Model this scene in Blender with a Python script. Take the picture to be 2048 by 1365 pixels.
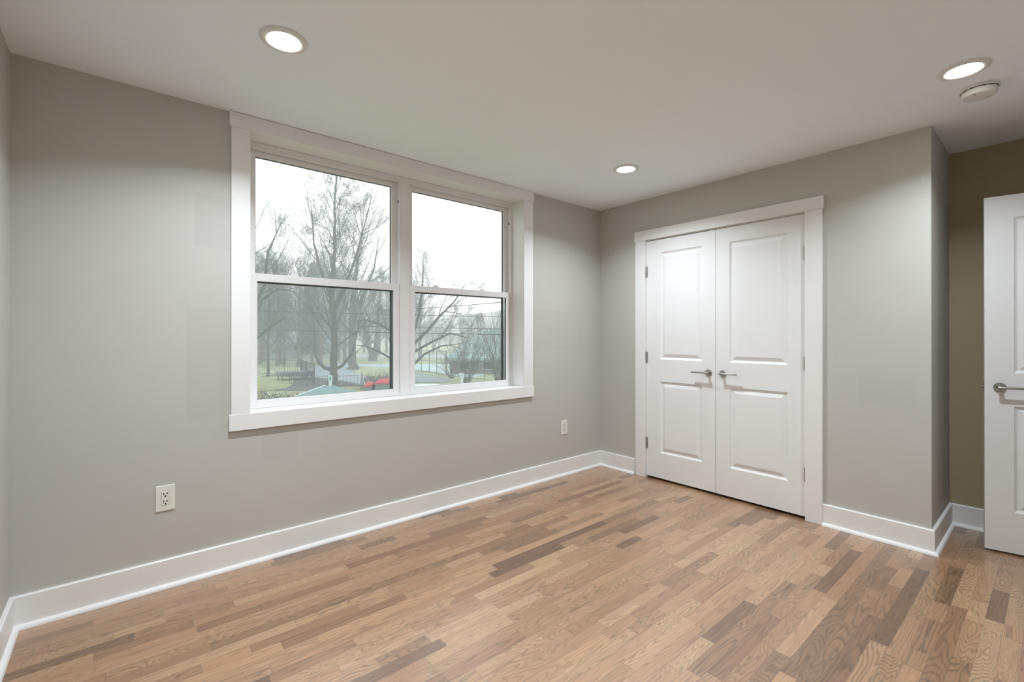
import bpy, math, random
from mathutils import Vector, Matrix
random.seed(7)
for o in list(bpy.data.objects):
    bpy.data.objects.remove(o, do_unlink=True)
SC = bpy.context.scene
C = SC.collection
PI = math.pi

# ------------------------------------------------------------------ camera
cam = bpy.data.cameras.new('camera')
cam.sensor_width = 36.0
cam.lens = 36.0 * 927.087 / 2048.0
cam.shift_y = -13.356 / 2048.0
cam.clip_start = 0.02
cam.clip_end = 2000
camo = bpy.data.objects.new('camera', cam)
C.objects.link(camo)
camo.location = (-3.5243, -2.8600, 1.2457)
YAW = 0.70138
camo.rotation_euler = (PI / 2 + 0.00166, 0.0003, -YAW)
SC.camera = camo

# ------------------------------------------------------------------ view, world
SC.view_settings.view_transform = 'Standard'
SC.view_settings.look = 'None'
SC.view_settings.gamma = 1
SC.view_settings.exposure = 0.42
SC.view_settings.use_curve_mapping = False
SC.cycles.max_bounces = 10
SC.cycles.diffuse_bounces = 6
SC.cycles.glossy_bounces = 3
SC.cycles.transmission_bounces = 6
SC.cycles.transparent_max_bounces = 24
SC.cycles.volume_bounces = 1
SC.cycles.caustics_reflective = False
SC.cycles.caustics_refractive = False
SC.cycles.sample_clamp_indirect = 6
world = bpy.data.worlds.new('overcast_sky')
SC.world = world
world.use_nodes = True
wn = world.node_tree.nodes
wl = world.node_tree.links
wbg = wn['Background']
SKY = 1.66
wbg.inputs['Strength'].default_value = SKY
_tc = wn.new('ShaderNodeTexCoord')
_no = wn.new('ShaderNodeTexNoise')
_no.inputs['Scale'].default_value = 2.2
_no.inputs['Detail'].default_value = 3
_cr = wn.new('ShaderNodeValToRGB')
_cr.color_ramp.elements[0].position = 0.35
_cr.color_ramp.elements[0].color = (0.90, 0.955, 0.985, 1)
_cr.color_ramp.elements[1].position = 0.7
_cr.color_ramp.elements[1].color = (0.97, 0.985, 0.985, 1)
wl.new(_tc.outputs['Generated'], _no.inputs['Vector'])
wl.new(_no.outputs['Fac'], _cr.inputs['Fac'])
wl.new(_cr.outputs['Color'], wbg.inputs['Color'])

H = 2.44                      # ceiling height
LAMPS = [((-3.02, -0.835), 'recessed ceiling light left of the window head, nearest the left wall'),
         ((-0.757, -0.85), 'recessed ceiling light in front of the far corner of the room'),
         ((-0.633, -2.58), 'recessed ceiling light beside the smoke detector'),
         ((-3.02, -2.58), 'recessed ceiling light behind the viewer, out of the picture')]
LAMP_W = [16.5, 13.0, 12.0, 15.0]
for (lx, ly), w in zip([l[0] for l in LAMPS], LAMP_W):
    ld = bpy.data.lights.new('ceiling_lamp_beam', 'AREA')
    ld.shape = 'DISK'
    ld.size = 0.08
    ld.energy = w
    ld.color = (0.84, 0.93, 1.0)
    ld.spread = math.radians(140)
    lo = bpy.data.objects.new('ceiling_lamp_beam', ld)
    lo.location = (lx, ly, H - 0.0135)
    C.objects.link(lo)


# ------------------------------------------------------------------ materials
def srgb(r, g, b):
    f = lambda c: (c / 255 / 12.92) if c / 255 <= 0.04045 else ((c / 255 + 0.055) / 1.055) ** 2.4
    return (f(r), f(g), f(b), 1)


def mat(name, col, rough=0.6, metal=0.0, spec=0.5, var=0.0, scale=4.0, bump=0.0, bscale=200.0, coat=0.0):
    m = bpy.data.materials.new(name)
    m.use_nodes = True
    nt = m.node_tree
    b = nt.nodes['Principled BSDF']
    b.inputs['Base Color'].default_value = col
    b.inputs['Roughness'].default_value = rough
    b.inputs['Metallic'].default_value = metal
    b.inputs['Specular IOR Level'].default_value = spec
    if coat:
        b.inputs['Coat Weight'].default_value = coat
        b.inputs['Coat Roughness'].default_value = 0.2
    tc = nt.nodes.new('ShaderNodeTexCoord')
    if var:
        n = nt.nodes.new('ShaderNodeTexNoise')
        n.inputs['Scale'].default_value = scale
        n.inputs['Detail'].default_value = 4
        nt.links.new(tc.outputs['Object'], n.inputs['Vector'])
        r = nt.nodes.new('ShaderNodeValToRGB')
        r.color_ramp.elements[0].position = 0.3
        r.color_ramp.elements[1].position = 0.7
        r.color_ramp.elements[0].color = tuple(c * (1 - var) for c in col[:3]) + (1,)
        r.color_ramp.elements[1].color = tuple(min(1, c * (1 + var)) for c in col[:3]) + (1,)
        nt.links.new(n.outputs['Fac'], r.inputs['Fac'])
        nt.links.new(r.outputs['Color'], b.inputs['Base Color'])
    if bump:
        n2 = nt.nodes.new('ShaderNodeTexNoise')
        n2.inputs['Scale'].default_value = bscale
        n2.inputs['Detail'].default_value = 2
        nt.links.new(tc.outputs['Object'], n2.inputs['Vector'])
        bp = nt.nodes.new('ShaderNodeBump')
        bp.inputs['Strength'].default_value = bump
        bp.inputs['Distance'].default_value = 0.002
        nt.links.new(n2.outputs['Fac'], bp.inputs['Height'])
        nt.links.new(bp.outputs['Normal'], b.inputs['Normal'])
    return m


class NB:
    """small helper to write node graphs"""
    def __init__(s, nt):
        s.nt = nt

    def n(s, t, **kw):
        x = s.nt.nodes.new(t)
        for k, v in kw.items():
            setattr(x, k, v)
        return x

    def link(s, a, b):
        s.nt.links.new(a, b)

    def math(s, op, a, b=None, c=None):
        x = s.n('ShaderNodeMath', operation=op)
        for i, v in enumerate((a, b, c)):
            if v is None:
                continue
            if isinstance(v, (int, float)):
                x.inputs[i].default_value = v
            else:
                s.link(v, x.inputs[i])
        return x.outputs[0]

    def comb(s, x, y, z):
        q = s.n('ShaderNodeCombineXYZ')
        for i, v in enumerate((x, y, z)):
            if isinstance(v, (int, float)):
                q.inputs[i].default_value = v
            else:
                s.link(v, q.inputs[i])
        return q.outputs[0]

    def noise(s, vec, scale, detail=2, rough=0.5, dist=0.0):
        q = s.n('ShaderNodeTexNoise')
        q.inputs['Scale'].default_value = scale
        q.inputs['Detail'].default_value = detail
        q.inputs['Roughness'].default_value = rough
        q.inputs['Distortion'].default_value = dist
        s.link(vec, q.inputs['Vector'])
        return q.outputs['Fac']

    def white(s, vec):
        q = s.n('ShaderNodeTexWhiteNoise', noise_dimensions='3D')
        s.link(vec, q.inputs['Vector'])
        return q.outputs['Value'], q.outputs['Color']

    def ramp(s, fac, stops, interp='LINEAR'):
        q = s.n('ShaderNodeValToRGB')
        q.color_ramp.interpolation = interp
        els = q.color_ramp.elements
        while len(els) < len(stops):
            els.new(0.5)
        for e, (p, c) in zip(els, stops):
            e.position = p
            e.color = c if len(c) == 4 else tuple(c) + (1,)
        s.link(fac, q.inputs['Fac'])
        return q.outputs['Color']

    def mix(s, mode, fac, a, b):
        q = s.n('ShaderNodeMix', data_type='RGBA', blend_type=mode)
        if isinstance(fac, (int, float)):
            q.inputs[0].default_value = fac
        else:
            s.link(fac, q.inputs[0])
        for i, v in ((6, a), (7, b)):
            if isinstance(v, tuple):
                q.inputs[i].default_value = v
            else:
                s.link(v, q.inputs[i])
        return q.outputs[2]

    def remap(s, v, a, b, c, d):
        q = s.n('ShaderNodeMapRange')
        s.link(v, q.inputs[0])
        for i, x in enumerate((a, b, c, d)):
            q.inputs[i + 1].default_value = x
        return q.outputs[0]


def wall_paint(name, col, patches=(), axis=0):
    """grey eggshell paint; patches = slightly darker rectangles (u0,u1,z0,z1,amount)"""
    m = bpy.data.materials.new(name)
    m.use_nodes = True
    nt = m.node_tree
    b = nt.nodes['Principled BSDF']
    b.inputs['Roughness'].default_value = 0.55
    b.inputs['Specular IOR Level'].default_value = 0.35
    k = NB(nt)
    tc = k.n('ShaderNodeTexCoord')
    n1 = k.noise(tc.outputs['Object'], 1.3, 3)
    colr = k.ramp(n1, [(0.3, tuple(c * 0.975 for c in col[:3])), (0.7, tuple(c * 1.02 for c in col[:3]))])
    sep = k.n('ShaderNodeSeparateXYZ')
    k.link(tc.outputs['Object'], sep.inputs[0])
    tot = None
    for (u0, u1, z0, z1, am) in patches:
        u, z = sep.outputs[axis], sep.outputs[2]
        e = 0.004
        f = k.math('MULTIPLY', k.remap(u, u0 - e, u0 + e, 0, 1), k.remap(u, u1 - e, u1 + e, 1, 0))
        g = k.math('MULTIPLY', k.remap(z, z0 - e, z0 + e, 0, 1), k.remap(z, z1 - e, z1 + e, 1, 0))
        f = k.math('MULTIPLY', k.math('MULTIPLY', f, g), am)
        tot = f if tot is None else k.math('ADD', tot, f)
    if tot is not None:
        colr = k.mix('MIX', tot, colr, (col[0] * 0.5, col[1] * 0.5, col[2] * 0.5, 1))
    k.link(colr, b.inputs['Base Color'])
    n2 = k.noise(tc.outputs['Object'], 260, 2)
    bp = k.n('ShaderNodeBump')
    bp.inputs['Strength'].default_value = 0.06
    bp.inputs['Distance'].default_value = 0.002
    k.link(n2, bp.inputs['Height'])
    k.link(bp.outputs['Normal'], b.inputs['Normal'])
    return m


def oak_floor():
    m = bpy.data.materials.new('oak_strip_floor')
    m.use_nodes = True
    nt = m.node_tree
    b = nt.nodes['Principled BSDF']
    k = NB(nt)
    tc = k.n('ShaderNodeTexCoord')
    sep = k.n('ShaderNodeSeparateXYZ')
    k.link(tc.outputs['Object'], sep.inputs[0])
    X, Y = sep.outputs[0], sep.outputs[1]
    W = 0.0572
    yr = k.math('DIVIDE', k.math('ADD', Y, 0.0125), W)
    row = k.math('FLOOR', yr)
    fy = k.math('FRACT', yr)
    r1, rc = k.white(k.comb(row, 3.7, 1.1))
    r2, _ = k.white(k.comb(row, 9.1, 5.2))
    ln = k.math('ADD', 0.42, k.math('MULTIPLY', r2, 0.55))
    ux = k.math('ADD', k.math('DIVIDE', X, ln), k.math('MULTIPLY', r1, 13.0))
    # jitter the butt joints so that lengths vary inside one row
    pid0 = k.math('FLOOR', ux)
    j0, _ = k.white(k.comb(row, pid0, 7.7))
    fx0 = k.math('FRACT', ux)
    cut = k.math('ADD', 0.25, k.math('MULTIPLY', j0, 0.5))
    second = k.math('GREATER_THAN', fx0, cut)
    split, _ = k.white(k.comb(row, pid0, 2.3))
    dosplit = k.math('GREATER_THAN', split, 0.45)
    sub = k.math('MULTIPLY', second, dosplit)
    pid = k.math('ADD', k.math('MULTIPLY', pid0, 2.0), sub)
    pv, pc = k.white(k.comb(row, pid, 0.5))
    pv2, pc2 = k.white(k.comb(row, pid, 4.5))
    # plank tone
    tone = k.ramp(pv, [(0.0, srgb(110, 79, 57)), (0.08, srgb(134, 99, 72)), (0.22, srgb(158, 119, 88)),
                       (0.60, srgb(170, 131, 98)), (0.85, srgb(179, 140, 106)), (1.0, srgb(187, 150, 116))])
    tint = k.ramp(pv2, [(0.0, (1.03, 0.965, 0.94)), (0.5, (1, 1, 1)), (1.0, (0.97, 1.01, 0.96))])
    col = k.mix('MULTIPLY', 1.0, tone, tint)
    # grain
    off = k.math('MULTIPLY', pv, 37.0)
    off2 = k.math('MULTIPLY', pv2, 53.0)
    gx = k.math('ADD', k.math('MULTIPLY', X, k.math('ADD', 0.6, k.math('MULTIPLY', k.math('MULTIPLY', pv2, pv2), 2.6))), off)
    gy = k.math('ADD', k.math('MULTIPLY', Y, 14.0), off2)
    g1 = k.noise(k.comb(gx, gy, off), 1.0, 1.5, 0.45, 0.22)
    band = k.math('MULTIPLY', g1, k.math('ADD', 17.0, k.math('MULTIPLY', pv, 15.0)))
    ring = k.math('FRACT', band)
    # early wood: sharp one-sided dark line
    line = k.ramp(ring, [(0.0, (0.30,) * 3), (0.14, (0.62,) * 3), (0.42, (1.0,) * 3), (0.82, (0.95,) * 3), (0.94, (0.34,) * 3), (1.0, (0.30,) * 3)])
    st, _ = k.white(k.comb(row, pid, 8.5))
    amt = k.remap(st, 0, 1, 0.30, 0.70)
    col = k.mix('MULTIPLY', amt, col, line)
    # fine pores
    px = k.math('MULTIPLY', X, 9.0)
    py = k.math('MULTIPLY', Y, 420.0)
    g2 = k.noise(k.comb(px, py, off), 1.0, 3, 0.6)
    pores = k.ramp(g2, [(0.33, (0.62,) * 3), (0.50, (1.0,) * 3), (1.0, (1.06,) * 3)])
    col = k.mix('MULTIPLY', 0.72, col, pores)
    # broad mineral streaks
    g3 = k.noise(k.comb(k.math('ADD', k.math('MULTIPLY', X, 1.4), off2), k.math('MULTIPLY', Y, 24.0), off), 1.0, 3, 0.6)
    streak = k.ramp(g3, [(0.22, (0.62, 0.60, 0.58)), (0.42, (1, 1, 1)), (0.7, (1.05, 1.04, 1.03))])
    col = k.mix('MULTIPLY', 0.6, col, streak)
    # joints
    ey = k.math('MINIMUM', fy, k.math('SUBTRACT', 1.0, fy))
    jy = k.remap(ey, 0.0, 0.018, 0.55, 1.0)
    ex1 = k.math('MULTIPLY', k.math('MINIMUM', fx0, k.math('SUBTRACT', 1.0, fx0)), ln)
    ex2 = k.math('ADD', k.math('MULTIPLY', k.math('ABSOLUTE', k.math('SUBTRACT', fx0, cut)), ln), k.math('MULTIPLY', k.math('SUBTRACT', 1.0, dosplit), 9.0))
    ex = k.math('MINIMUM', ex1, ex2)
    jx = k.remap(ex, 0.0, 0.0013, 0.45, 1.0)
    j = k.math('MULTIPLY', jx, jy)
    jc = k.n('ShaderNodeCombineColor')
    for i in range(3):
        k.link(j, jc.inputs[i])
    col = k.mix('MULTIPLY', 1.0, col, jc.outputs[0])
    k.link(col, b.inputs['Base Color'])
    rg = k.math('ADD', 0.36, k.math('MULTIPLY', k.math('SUBTRACT', 1.0, g2), 0.16))
    k.link(rg, b.inputs['Roughness'])
    b.inputs['Specular IOR Level'].default_value = 0.5
    b.inputs['Coat Weight'].default_value = 1.0
    b.inputs['Coat Roughness'].default_value = 0.27
    b.inputs['Coat IOR'].default_value = 1.75
    hgt = k.math('ADD', k.math('MULTIPLY', g2, 0.35), k.math('ADD', k.math('MULTIPLY', ring, 0.12), k.math('MULTIPLY', j, 1.0)))
    # every strip is laid a hair out of level
    bp = k.n('ShaderNodeBump')
    bp.inputs['Strength'].default_value = 0.22
    bp.inputs['Distance'].default_value = 0.001
    k.link(hgt, bp.inputs['Height'])
    k.link(bp.outputs['Normal'], b.inputs['Normal'])
    return m


def glass_mat(name, tint=(0.992, 0.998, 0.997), refl=0.45):
    m = bpy.data.materials.new(name)
    m.use_nodes = True
    nt = m.node_tree
    nt.nodes.remove(nt.nodes['Principled BSDF'])
    k = NB(nt)
    out = nt.nodes['Material Output']
    tr = k.n('ShaderNodeBsdfTransparent')
    tr.inputs[0].default_value = tint + (1,)
    gl = k.n('ShaderNodeBsdfGlossy')
    gl.inputs['Roughness'].default_value = 0.02
    fr = k.n('ShaderNodeFresnel')
    fr.inputs['IOR'].default_value = 1.3
    mx = k.n('ShaderNodeMixShader')
    k.link(k.math('MULTIPLY', fr.outputs[0], refl), mx.inputs[0])
    k.link(tr.outputs[0], mx.inputs[1])
    k.link(gl.outputs[0], mx.inputs[2])
    k.link(mx.outputs[0], out.inputs['Surface'])
    return m


def screen_mat():
    m = bpy.data.materials.new('insect_mesh')
    m.use_nodes = True
    nt = m.node_tree
    nt.nodes.remove(nt.nodes['Principled BSDF'])
    k = NB(nt)
    out = nt.nodes['Material Output']
    tr = k.n('ShaderNodeBsdfTransparent')
    df = k.n('ShaderNodeBsdfDiffuse')
    df.inputs[0].default_value = (0.05, 0.055, 0.06, 1)
    mx = k.n('ShaderNodeMixShader')
    mx.inputs[0].default_value = 0.055
    k.link(tr.outputs[0], mx.inputs[1])
    k.link(df.outputs[0], mx.inputs[2])
    k.link(mx.outputs[0], out.inputs['Surface'])
    return m


def emit_mat(name, col, s):
    m = bpy.data.materials.new(name)
    m.use_nodes = True
    b = m.node_tree.nodes['Principled BSDF']
    b.inputs['Base Color'].default_value = (0.9, 0.9, 0.9, 1)
    b.inputs['Emission Color'].default_value = col
    b.inputs['Emission Strength'].default_value = s
    return m


GREY = srgb(190, 188, 182)
M = {}
M['wall'] = wall_paint('grey_wall_paint', GREY)
M['wall_window'] = wall_paint('grey_wall_paint_dark_rects', GREY, [  # rectangles blended faintly darker than the wall colour
    (-3.234, -3.05, 1.70, 1.977, 0.10), (-3.271, -3.05, 0.815, 1.385, 0.10),
    (-0.90, -0.25, 1.12, 1.46, 0.07), (-2.92, -2.74, 0.55, 0.70, 0.07)], 0)
M['wall_closet'] = wall_paint('grey_wall_paint_dark_rect', GREY, [(-2.318, -2.041, 0.815, 1.02, 0.06)], 1)  # one faintly darker rectangle right of the closet
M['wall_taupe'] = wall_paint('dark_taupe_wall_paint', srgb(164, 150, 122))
M['ceiling'] = mat('ceiling_paint', srgb(243, 249, 255), 0.9, spec=0.1, var=0.012, scale=2)
M['trim'] = mat('white_trim_paint', srgb(232, 231, 230), 0.42, spec=0.4, var=0.01, scale=3)
M['door'] = mat('white_door_paint', srgb(231, 231, 231), 0.5, spec=0.2, var=0.01, scale=3)
M['vinyl'] = mat('white_window_vinyl', srgb(232, 231, 231), 0.38, var=0.008, scale=5)
M['floor'] = oak_floor()
M['glass'] = glass_mat('window_glass')
M['screen'] = screen_mat()
M['spacer'] = mat('dark_glazing_spacer', srgb(72, 82, 82), 0.5, var=0.05)
M['nickel'] = mat('satin_nickel', srgb(172, 169, 164), 0.32, metal=1.0, var=0.05, scale=30)
M['hinge'] = mat('brushed_hinge_metal', srgb(176, 172, 166), 0.5, metal=1.0, var=0.08, scale=60)
M['dark'] = mat('dark_recess', srgb(30, 30, 30), 0.7, var=0.1)
M['gap'] = mat('grey_plate_gap', srgb(150, 148, 142), 0.6, var=0.02)
M['plate'] = mat('white_outlet_plastic', srgb(228, 226, 219), 0.35, var=0.01)
M['plastic'] = mat('white_smoke_detector_plastic', srgb(226, 225, 222), 0.45, var=0.01)
M['lens'] = emit_mat('lamp_lens', (1.0, 0.985, 0.95, 1), 34.0)


# ------------------------------------------------------------------ mesh builder
def world_of(o):
    if o.parent is None:
        return o.matrix_basis.copy()
    return world_of(o.parent) @ o.matrix_parent_inverse @ o.matrix_basis


class MB:
    def __init__(s):
        s.v, s.f = [], []

    def add(s, vs, fs):
        n = len(s.v)
        s.v += [tuple(v) for v in vs]
        s.f += [tuple(i + n for i in f) for f in fs]
        return s

    def box(s, x0, x1, y0, y1, z0, z1):
        x0, x1 = sorted((x0, x1)); y0, y1 = sorted((y0, y1)); z0, z1 = sorted((z0, z1))
        vs = [(x, y, z) for z in (z0, z1) for y in (y0, y1) for x in (x0, x1)]
        return s.add(vs, [(0, 2, 3, 1), (4, 5, 7, 6), (0, 1, 5, 4), (2, 6, 7, 3), (0, 4, 6, 2), (1, 3, 7, 5)])

    def frame(s, x0, x1, z0, z1, wl, wr, wb, wt, y0, y1):
        """rectangular ring in the xz plane, thickness y0..y1"""
        s.box(x0, x0 + wl, y0, y1, z0, z1)
        s.box(x1 - wr, x1, y0, y1, z0, z1)
        s.box(x0 + wl, x1 - wr, y0, y1, z0, z0 + wb)
        s.box(x0 + wl, x1 - wr, y0, y1, z1 - wt, z1)
        return s

    def tube(s, pts, radii, n=8, caps=True):
        pts = [Vector(p) for p in pts]
        rings = []
        prev = None
        for i, p in enumerate(pts):
            if i == 0:
                t = pts[1] - p
            elif i == len(pts) - 1:
                t = p - pts[i - 1]
            else:
                t = pts[i + 1] - pts[i - 1]
            if t.length < 1e-9:
                t = Vector((0, 0, 1))
            t.normalize()
            if prev is None:
                a = Vector((1, 0, 0)) if abs(t.x) < 0.8 else Vector((0, 1, 0))
                u = t.cross(a).normalized()
            else:
                u = (prev - t * prev.dot(t))
                u = u.normalized() if u.length > 1e-6 else t.orthogonal().normalized()
            prev = u
            w = t.cross(u)
            r = radii[i] if isinstance(radii, (list, tuple)) else radii
            rings.append([p + (u * math.cos(2 * PI * k / n) + w * math.sin(2 * PI * k / n)) * r for k in range(n)])
        vs = [q for ring in rings for q in ring]
        fs = []
        for i in range(len(pts) - 1):
            for k in range(n):
                fs.append((i * n + k, i * n + (k + 1) % n, (i + 1) * n + (k + 1) % n, (i + 1) * n + k))
        if caps:
            fs.append(tuple(range(n - 1, -1, -1)))
            fs.append(tuple((len(pts) - 1) * n + k for k in range(n)))
        return s.add(vs, fs)

    def lathe(s, prof, c=(0, 0, 0), axis='z', n=40, close=False):
        vs, fs = [], []
        for (r, h) in prof:
            for k in range(n):
                a = 2 * PI * k / n
                if axis == 'z':
                    vs.append((c[0] + r * math.cos(a), c[1] + r * math.sin(a), c[2] + h))
                elif axis == 'y':
                    vs.append((c[0] + r * math.cos(a), c[1] + h, c[2] + r * math.sin(a)))
                else:
                    vs.append((c[0] + h, c[1] + r * math.cos(a), c[2] + r * math.sin(a)))
        m = len(prof)
        for i in range(m - 1 + (1 if close else 0)):
            for k in range(n):
                i2 = (i + 1) % m
                fs.append((i * n + k, i * n + (k + 1) % n, i2 * n + (k + 1) % n, i2 * n + k))
        return s.add(vs, fs)

    def prism(s, poly, y0, y1, axis='y'):
        """poly list of (a,b) extruded along axis"""
        n = len(poly)
        def P(a, b, t):
            return (a, t, b) if axis == 'y' else ((t, a, b) if axis == 'x' else (a, b, t))
        vs = [P(a, b, y0) for a, b in poly] + [P(a, b, y1) for a, b in poly]
        fs = [tuple(range(n)), tuple(range(2 * n - 1, n - 1, -1))]
        for i in range(n):
            fs.append((i, i + n, (i + 1) % n + n, (i + 1) % n))
        return s.add(vs, fs)

    def build(s, name, m, parent=None, bevel=0.0, smooth=False, mw=None):
        me = bpy.data.meshes.new(name)
        me.from_pydata(s.v, [], s.f)
        me.materials.append(m)
        import bmesh
        bm = bmesh.new()
        bm.from_mesh(me)
        bmesh.ops.recalc_face_normals(bm, faces=bm.faces)
        bm.to_mesh(me)
        bm.free()
        if smooth:
            me.polygons.foreach_set('use_smooth', [True] * len(me.polygons))
        o = bpy.data.objects.new(name, me)
        C.objects.link(o)
        if parent is not None:
            o.parent = parent
            pm = world_of(parent)
            if mw is None:
                # geometry is given in world space: undo the parent's placement
                o.matrix_parent_inverse = pm.inverted()
        if bevel:
            bv = o.modifiers.new('edge', 'BEVEL')
            bv.width = bevel
            bv.segments = 2
            bv.limit_method = 'ANGLE'
        if smooth == 'auto':
            pass
        return o


def tag(o, label=None, cat=None, kind=None, group=None):
    if label: o['label'] = label
    if cat: o['category'] = cat
    if kind: o['kind'] = kind
    if group: o['group'] = group
    return o


def empty(name, loc=(0, 0, 0), rz=0.0):
    o = bpy.data.objects.new(name, None)
    o.location = loc
    o.rotation_euler = (0, 0, rz)
    o.matrix_basis = Matrix.Translation(Vector(loc)) @ Matrix.Rotation(rz, 4, 'Z')
    o.empty_display_size = 0.1
    C.objects.link(o)
    return o


def struct(o, label, cat):
    return tag(o, label, cat, 'structure')


def smooth_by_angle(o, ang=35):
    me = o.data
    me.polygons.foreach_set('use_smooth', [True] * len(me.polygons))
    import bmesh
    bm = bmesh.new(); bm.from_mesh(me)
    for e in bm.edges:
        if len(e.link_faces) == 2 and e.calc_face_angle(0) > math.radians(ang):
            e.smooth = False
    bm.to_mesh(me); bm.free()
    return o


# ------------------------------------------------------------------ room shell
XL = -3.881            # left wall face
YD = -2.385            # outside corner of the closet wall
XA = 0.662             # back of the entry recess
YB = -3.36             # wall behind the viewer
HB = 0.139             # baseboard height
WX0, WX1, WZ0, WZ1 = -2.985, -0.994, 0.822, 2.360     # window opening
DY0, DY1, DZ = -0.512, -1.752, 2.072                  # closet opening

struct(MB().box(XL - 0.1, XA + 0.1, -4.7, 0.22, -0.25, 0.0).build('floor', M['floor']),
       'oak strip floor with light and dark boards running along the window wall', 'floor')
struct(MB().box(XL - 0.1, XA + 0.1, -4.7, 0.22, H, H + 0.2).build('ceiling', M['ceiling']),
       'flat white ceiling with recessed lights', 'ceiling')
w = MB()
w.box(XL - 0.12, WX0, 0, 0.22, 0, H)
w.box(WX1, XA + 0.12, 0, 0.22, 0, H)
w.box(WX0, WX1, 0, 0.22, 0, WZ0 - 0.02)
w.box(WX0, WX1, 0, 0.22, WZ1 + 0.012, H)
struct(w.build('wall_back', M['wall_window']), 'grey painted wall around the double window, faintly darker patches', 'wall')
w = MB()
w.box(0, 0.115, DY0, 0, 0, H)
w.box(0, 0.115, YD, DY1, 0, H)
w.box(0, 0.115, DY1, DY0, DZ, H)
w.box(0.115, XA, YD, YD + 0.115, 0, H)
struct(w.build('wall_right', M['wall_closet']), 'grey painted wall around the white closet doors, ending in an outside corner', 'wall')
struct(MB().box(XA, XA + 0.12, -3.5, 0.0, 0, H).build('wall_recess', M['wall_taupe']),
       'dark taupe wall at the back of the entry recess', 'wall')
struct(MB().box(XL - 0.12, XL, -3.5, 0, 0, H).build('wall_left', M['wall']), 'narrow sliver of grey wall at the left edge', 'wall')
w = MB()
w.box(XL, -0.335, YB - 0.12, YB, 0, H)
w.box(0.475, XA, YB - 0.12, YB, 0, H)
w.box(-0.335, 0.475, YB - 0.12, YB, 2.06, H)
struct(w.build('wall_front', M['wall']), 'grey wall with the entry doorway behind the viewer', 'wall')
w = MB()
w.box(-0.9, XA, -4.7, -4.6, 0, H)
w.box(-1.0, -0.9, -4.7, YB - 0.12, 0, H)
w.box(XA, XA + 0.1, -4.7, -3.5, 0, H)
struct(w.build('wall_hall', M['wall']), 'grey hallway walls beyond the entry doorway', 'wall')


# baseboards with quarter-round shoe moulding
def board_profile(h=HB, t=0.015):
    return [(0, 0), (t, 0), (t, h - 0.004), (t - 0.004, h), (0, h)]


def shoe_profile(t=0.015, r=0.018):
    pr = [(t, 0.0)]
    pr += [(t + r * math.cos(a), r * 1.1 * math.sin(a)) for a in [i * PI / 12 for i in range(0, 7)]]
    return pr


def run(name_board, pts, label):
    """pts: polyline of wall-face corners; boards lie to the left of the travel direction"""
    def sweep(prof):
        mb = MB()
        n = len(pts)
        rings = []
        for i, p in enumerate(pts):
            p = Vector(p)
            d0 = (p - Vector(pts[i - 1])).normalized() if i > 0 else None
            d1 = (Vector(pts[i + 1]) - p).normalized() if i < n - 1 else None
            if d0 is None: d0 = d1
            if d1 is None: d1 = d0
            n0 = Vector((-d0.y, d0.x)); n1 = Vector((-d1.y, d1.x))
            mit = (n0 + n1)
            mit = mit / max(0.2, mit.dot(n0))
            rings.append([(p.x + mit.x * a, p.y + mit.y * a, b + 0.0005) for a, b in prof])
        k = len(prof)
        vs = [q for r in rings for q in r]
        fs = []
        for i in range(n - 1):
            for j in range(k):
                fs.append((i * k + j, i * k + (j + 1) % k, (i + 1) * k + (j + 1) % k, (i + 1) * k + j))
        fs.append(tuple(range(k)))
        fs.append(tuple((n - 1) * k + j for j in range(k)))
        return mb.add(vs, fs)
    o = sweep(board_profile()).build(name_board, M['trim'])
    struct(o, label, 'baseboard')
    s = sweep(shoe_profile()).build('shoe_molding', M['trim'], o)
    smooth_by_angle(s, 50)
    return o


# travel directions chosen so that "left" is into the room
run('baseboard_back', [(0, 0), (XL, 0)], 'long white baseboard with shoe moulding under the window')
run('baseboard_left', [(XL, -0.0155), (XL, YB)], 'white baseboard running along the left wall')
run('baseboard_right', [(0, -0.402), (0, -0.0155)], 'short white baseboard between the closet and the far corner')
run('baseboard_recess', [(XA, -3.2), (XA, YD), (0, YD), (0, -1.853)], 'white baseboard wrapping the outside corner into the entry recess')

# ------------------------------------------------------------------ window trim
t = empty('trim_1', (-1.99, 0, WZ0))
struct(t, 'flat white window surround: head, sides, sill and apron boards', 'window trim')
c = 0.019
MB().box(-3.083, -0.886, -c - 0.004, 0, WZ1 - 0.001, 2.4375).build('head_casing', M['trim'], t, 0.0015)
MB().box(-3.075, WX0, -c, 0, WZ0 - 0.001, WZ1 - 0.001).build('side_casing', M['trim'], t, 0.0015)
MB().box(WX1, -0.894, -c, 0, WZ0 - 0.001, WZ1 - 0.001).build('side_casing', M['trim'], t, 0.0015)
MB().box(-3.085, -0.884, -c - 0.003, 0, 0.734, WZ0 - 0.001).build('apron', M['trim'], t, 0.0015)
MB().box(WX0, WX1, -c - 0.001, 0.21, WZ0 - 0.02, WZ0).build('sill_board', M['trim'], t, 0.001)
MB().box(WX0 - 0.0, WX1, -0.002, 0.21, WZ1, WZ1 + 0.012).build('head_jamb', M['trim'], t)
MB().box(WX0 - 0.004, WX0 + 0.001, -0.002, 0.21, WZ0, WZ1).build('side_jamb', M['trim'], t)
MB().box(WX1 - 0.001, WX1 + 0.004, -0.002, 0.21, WZ0, WZ1).build('side_jamb', M['trim'], t)

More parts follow.
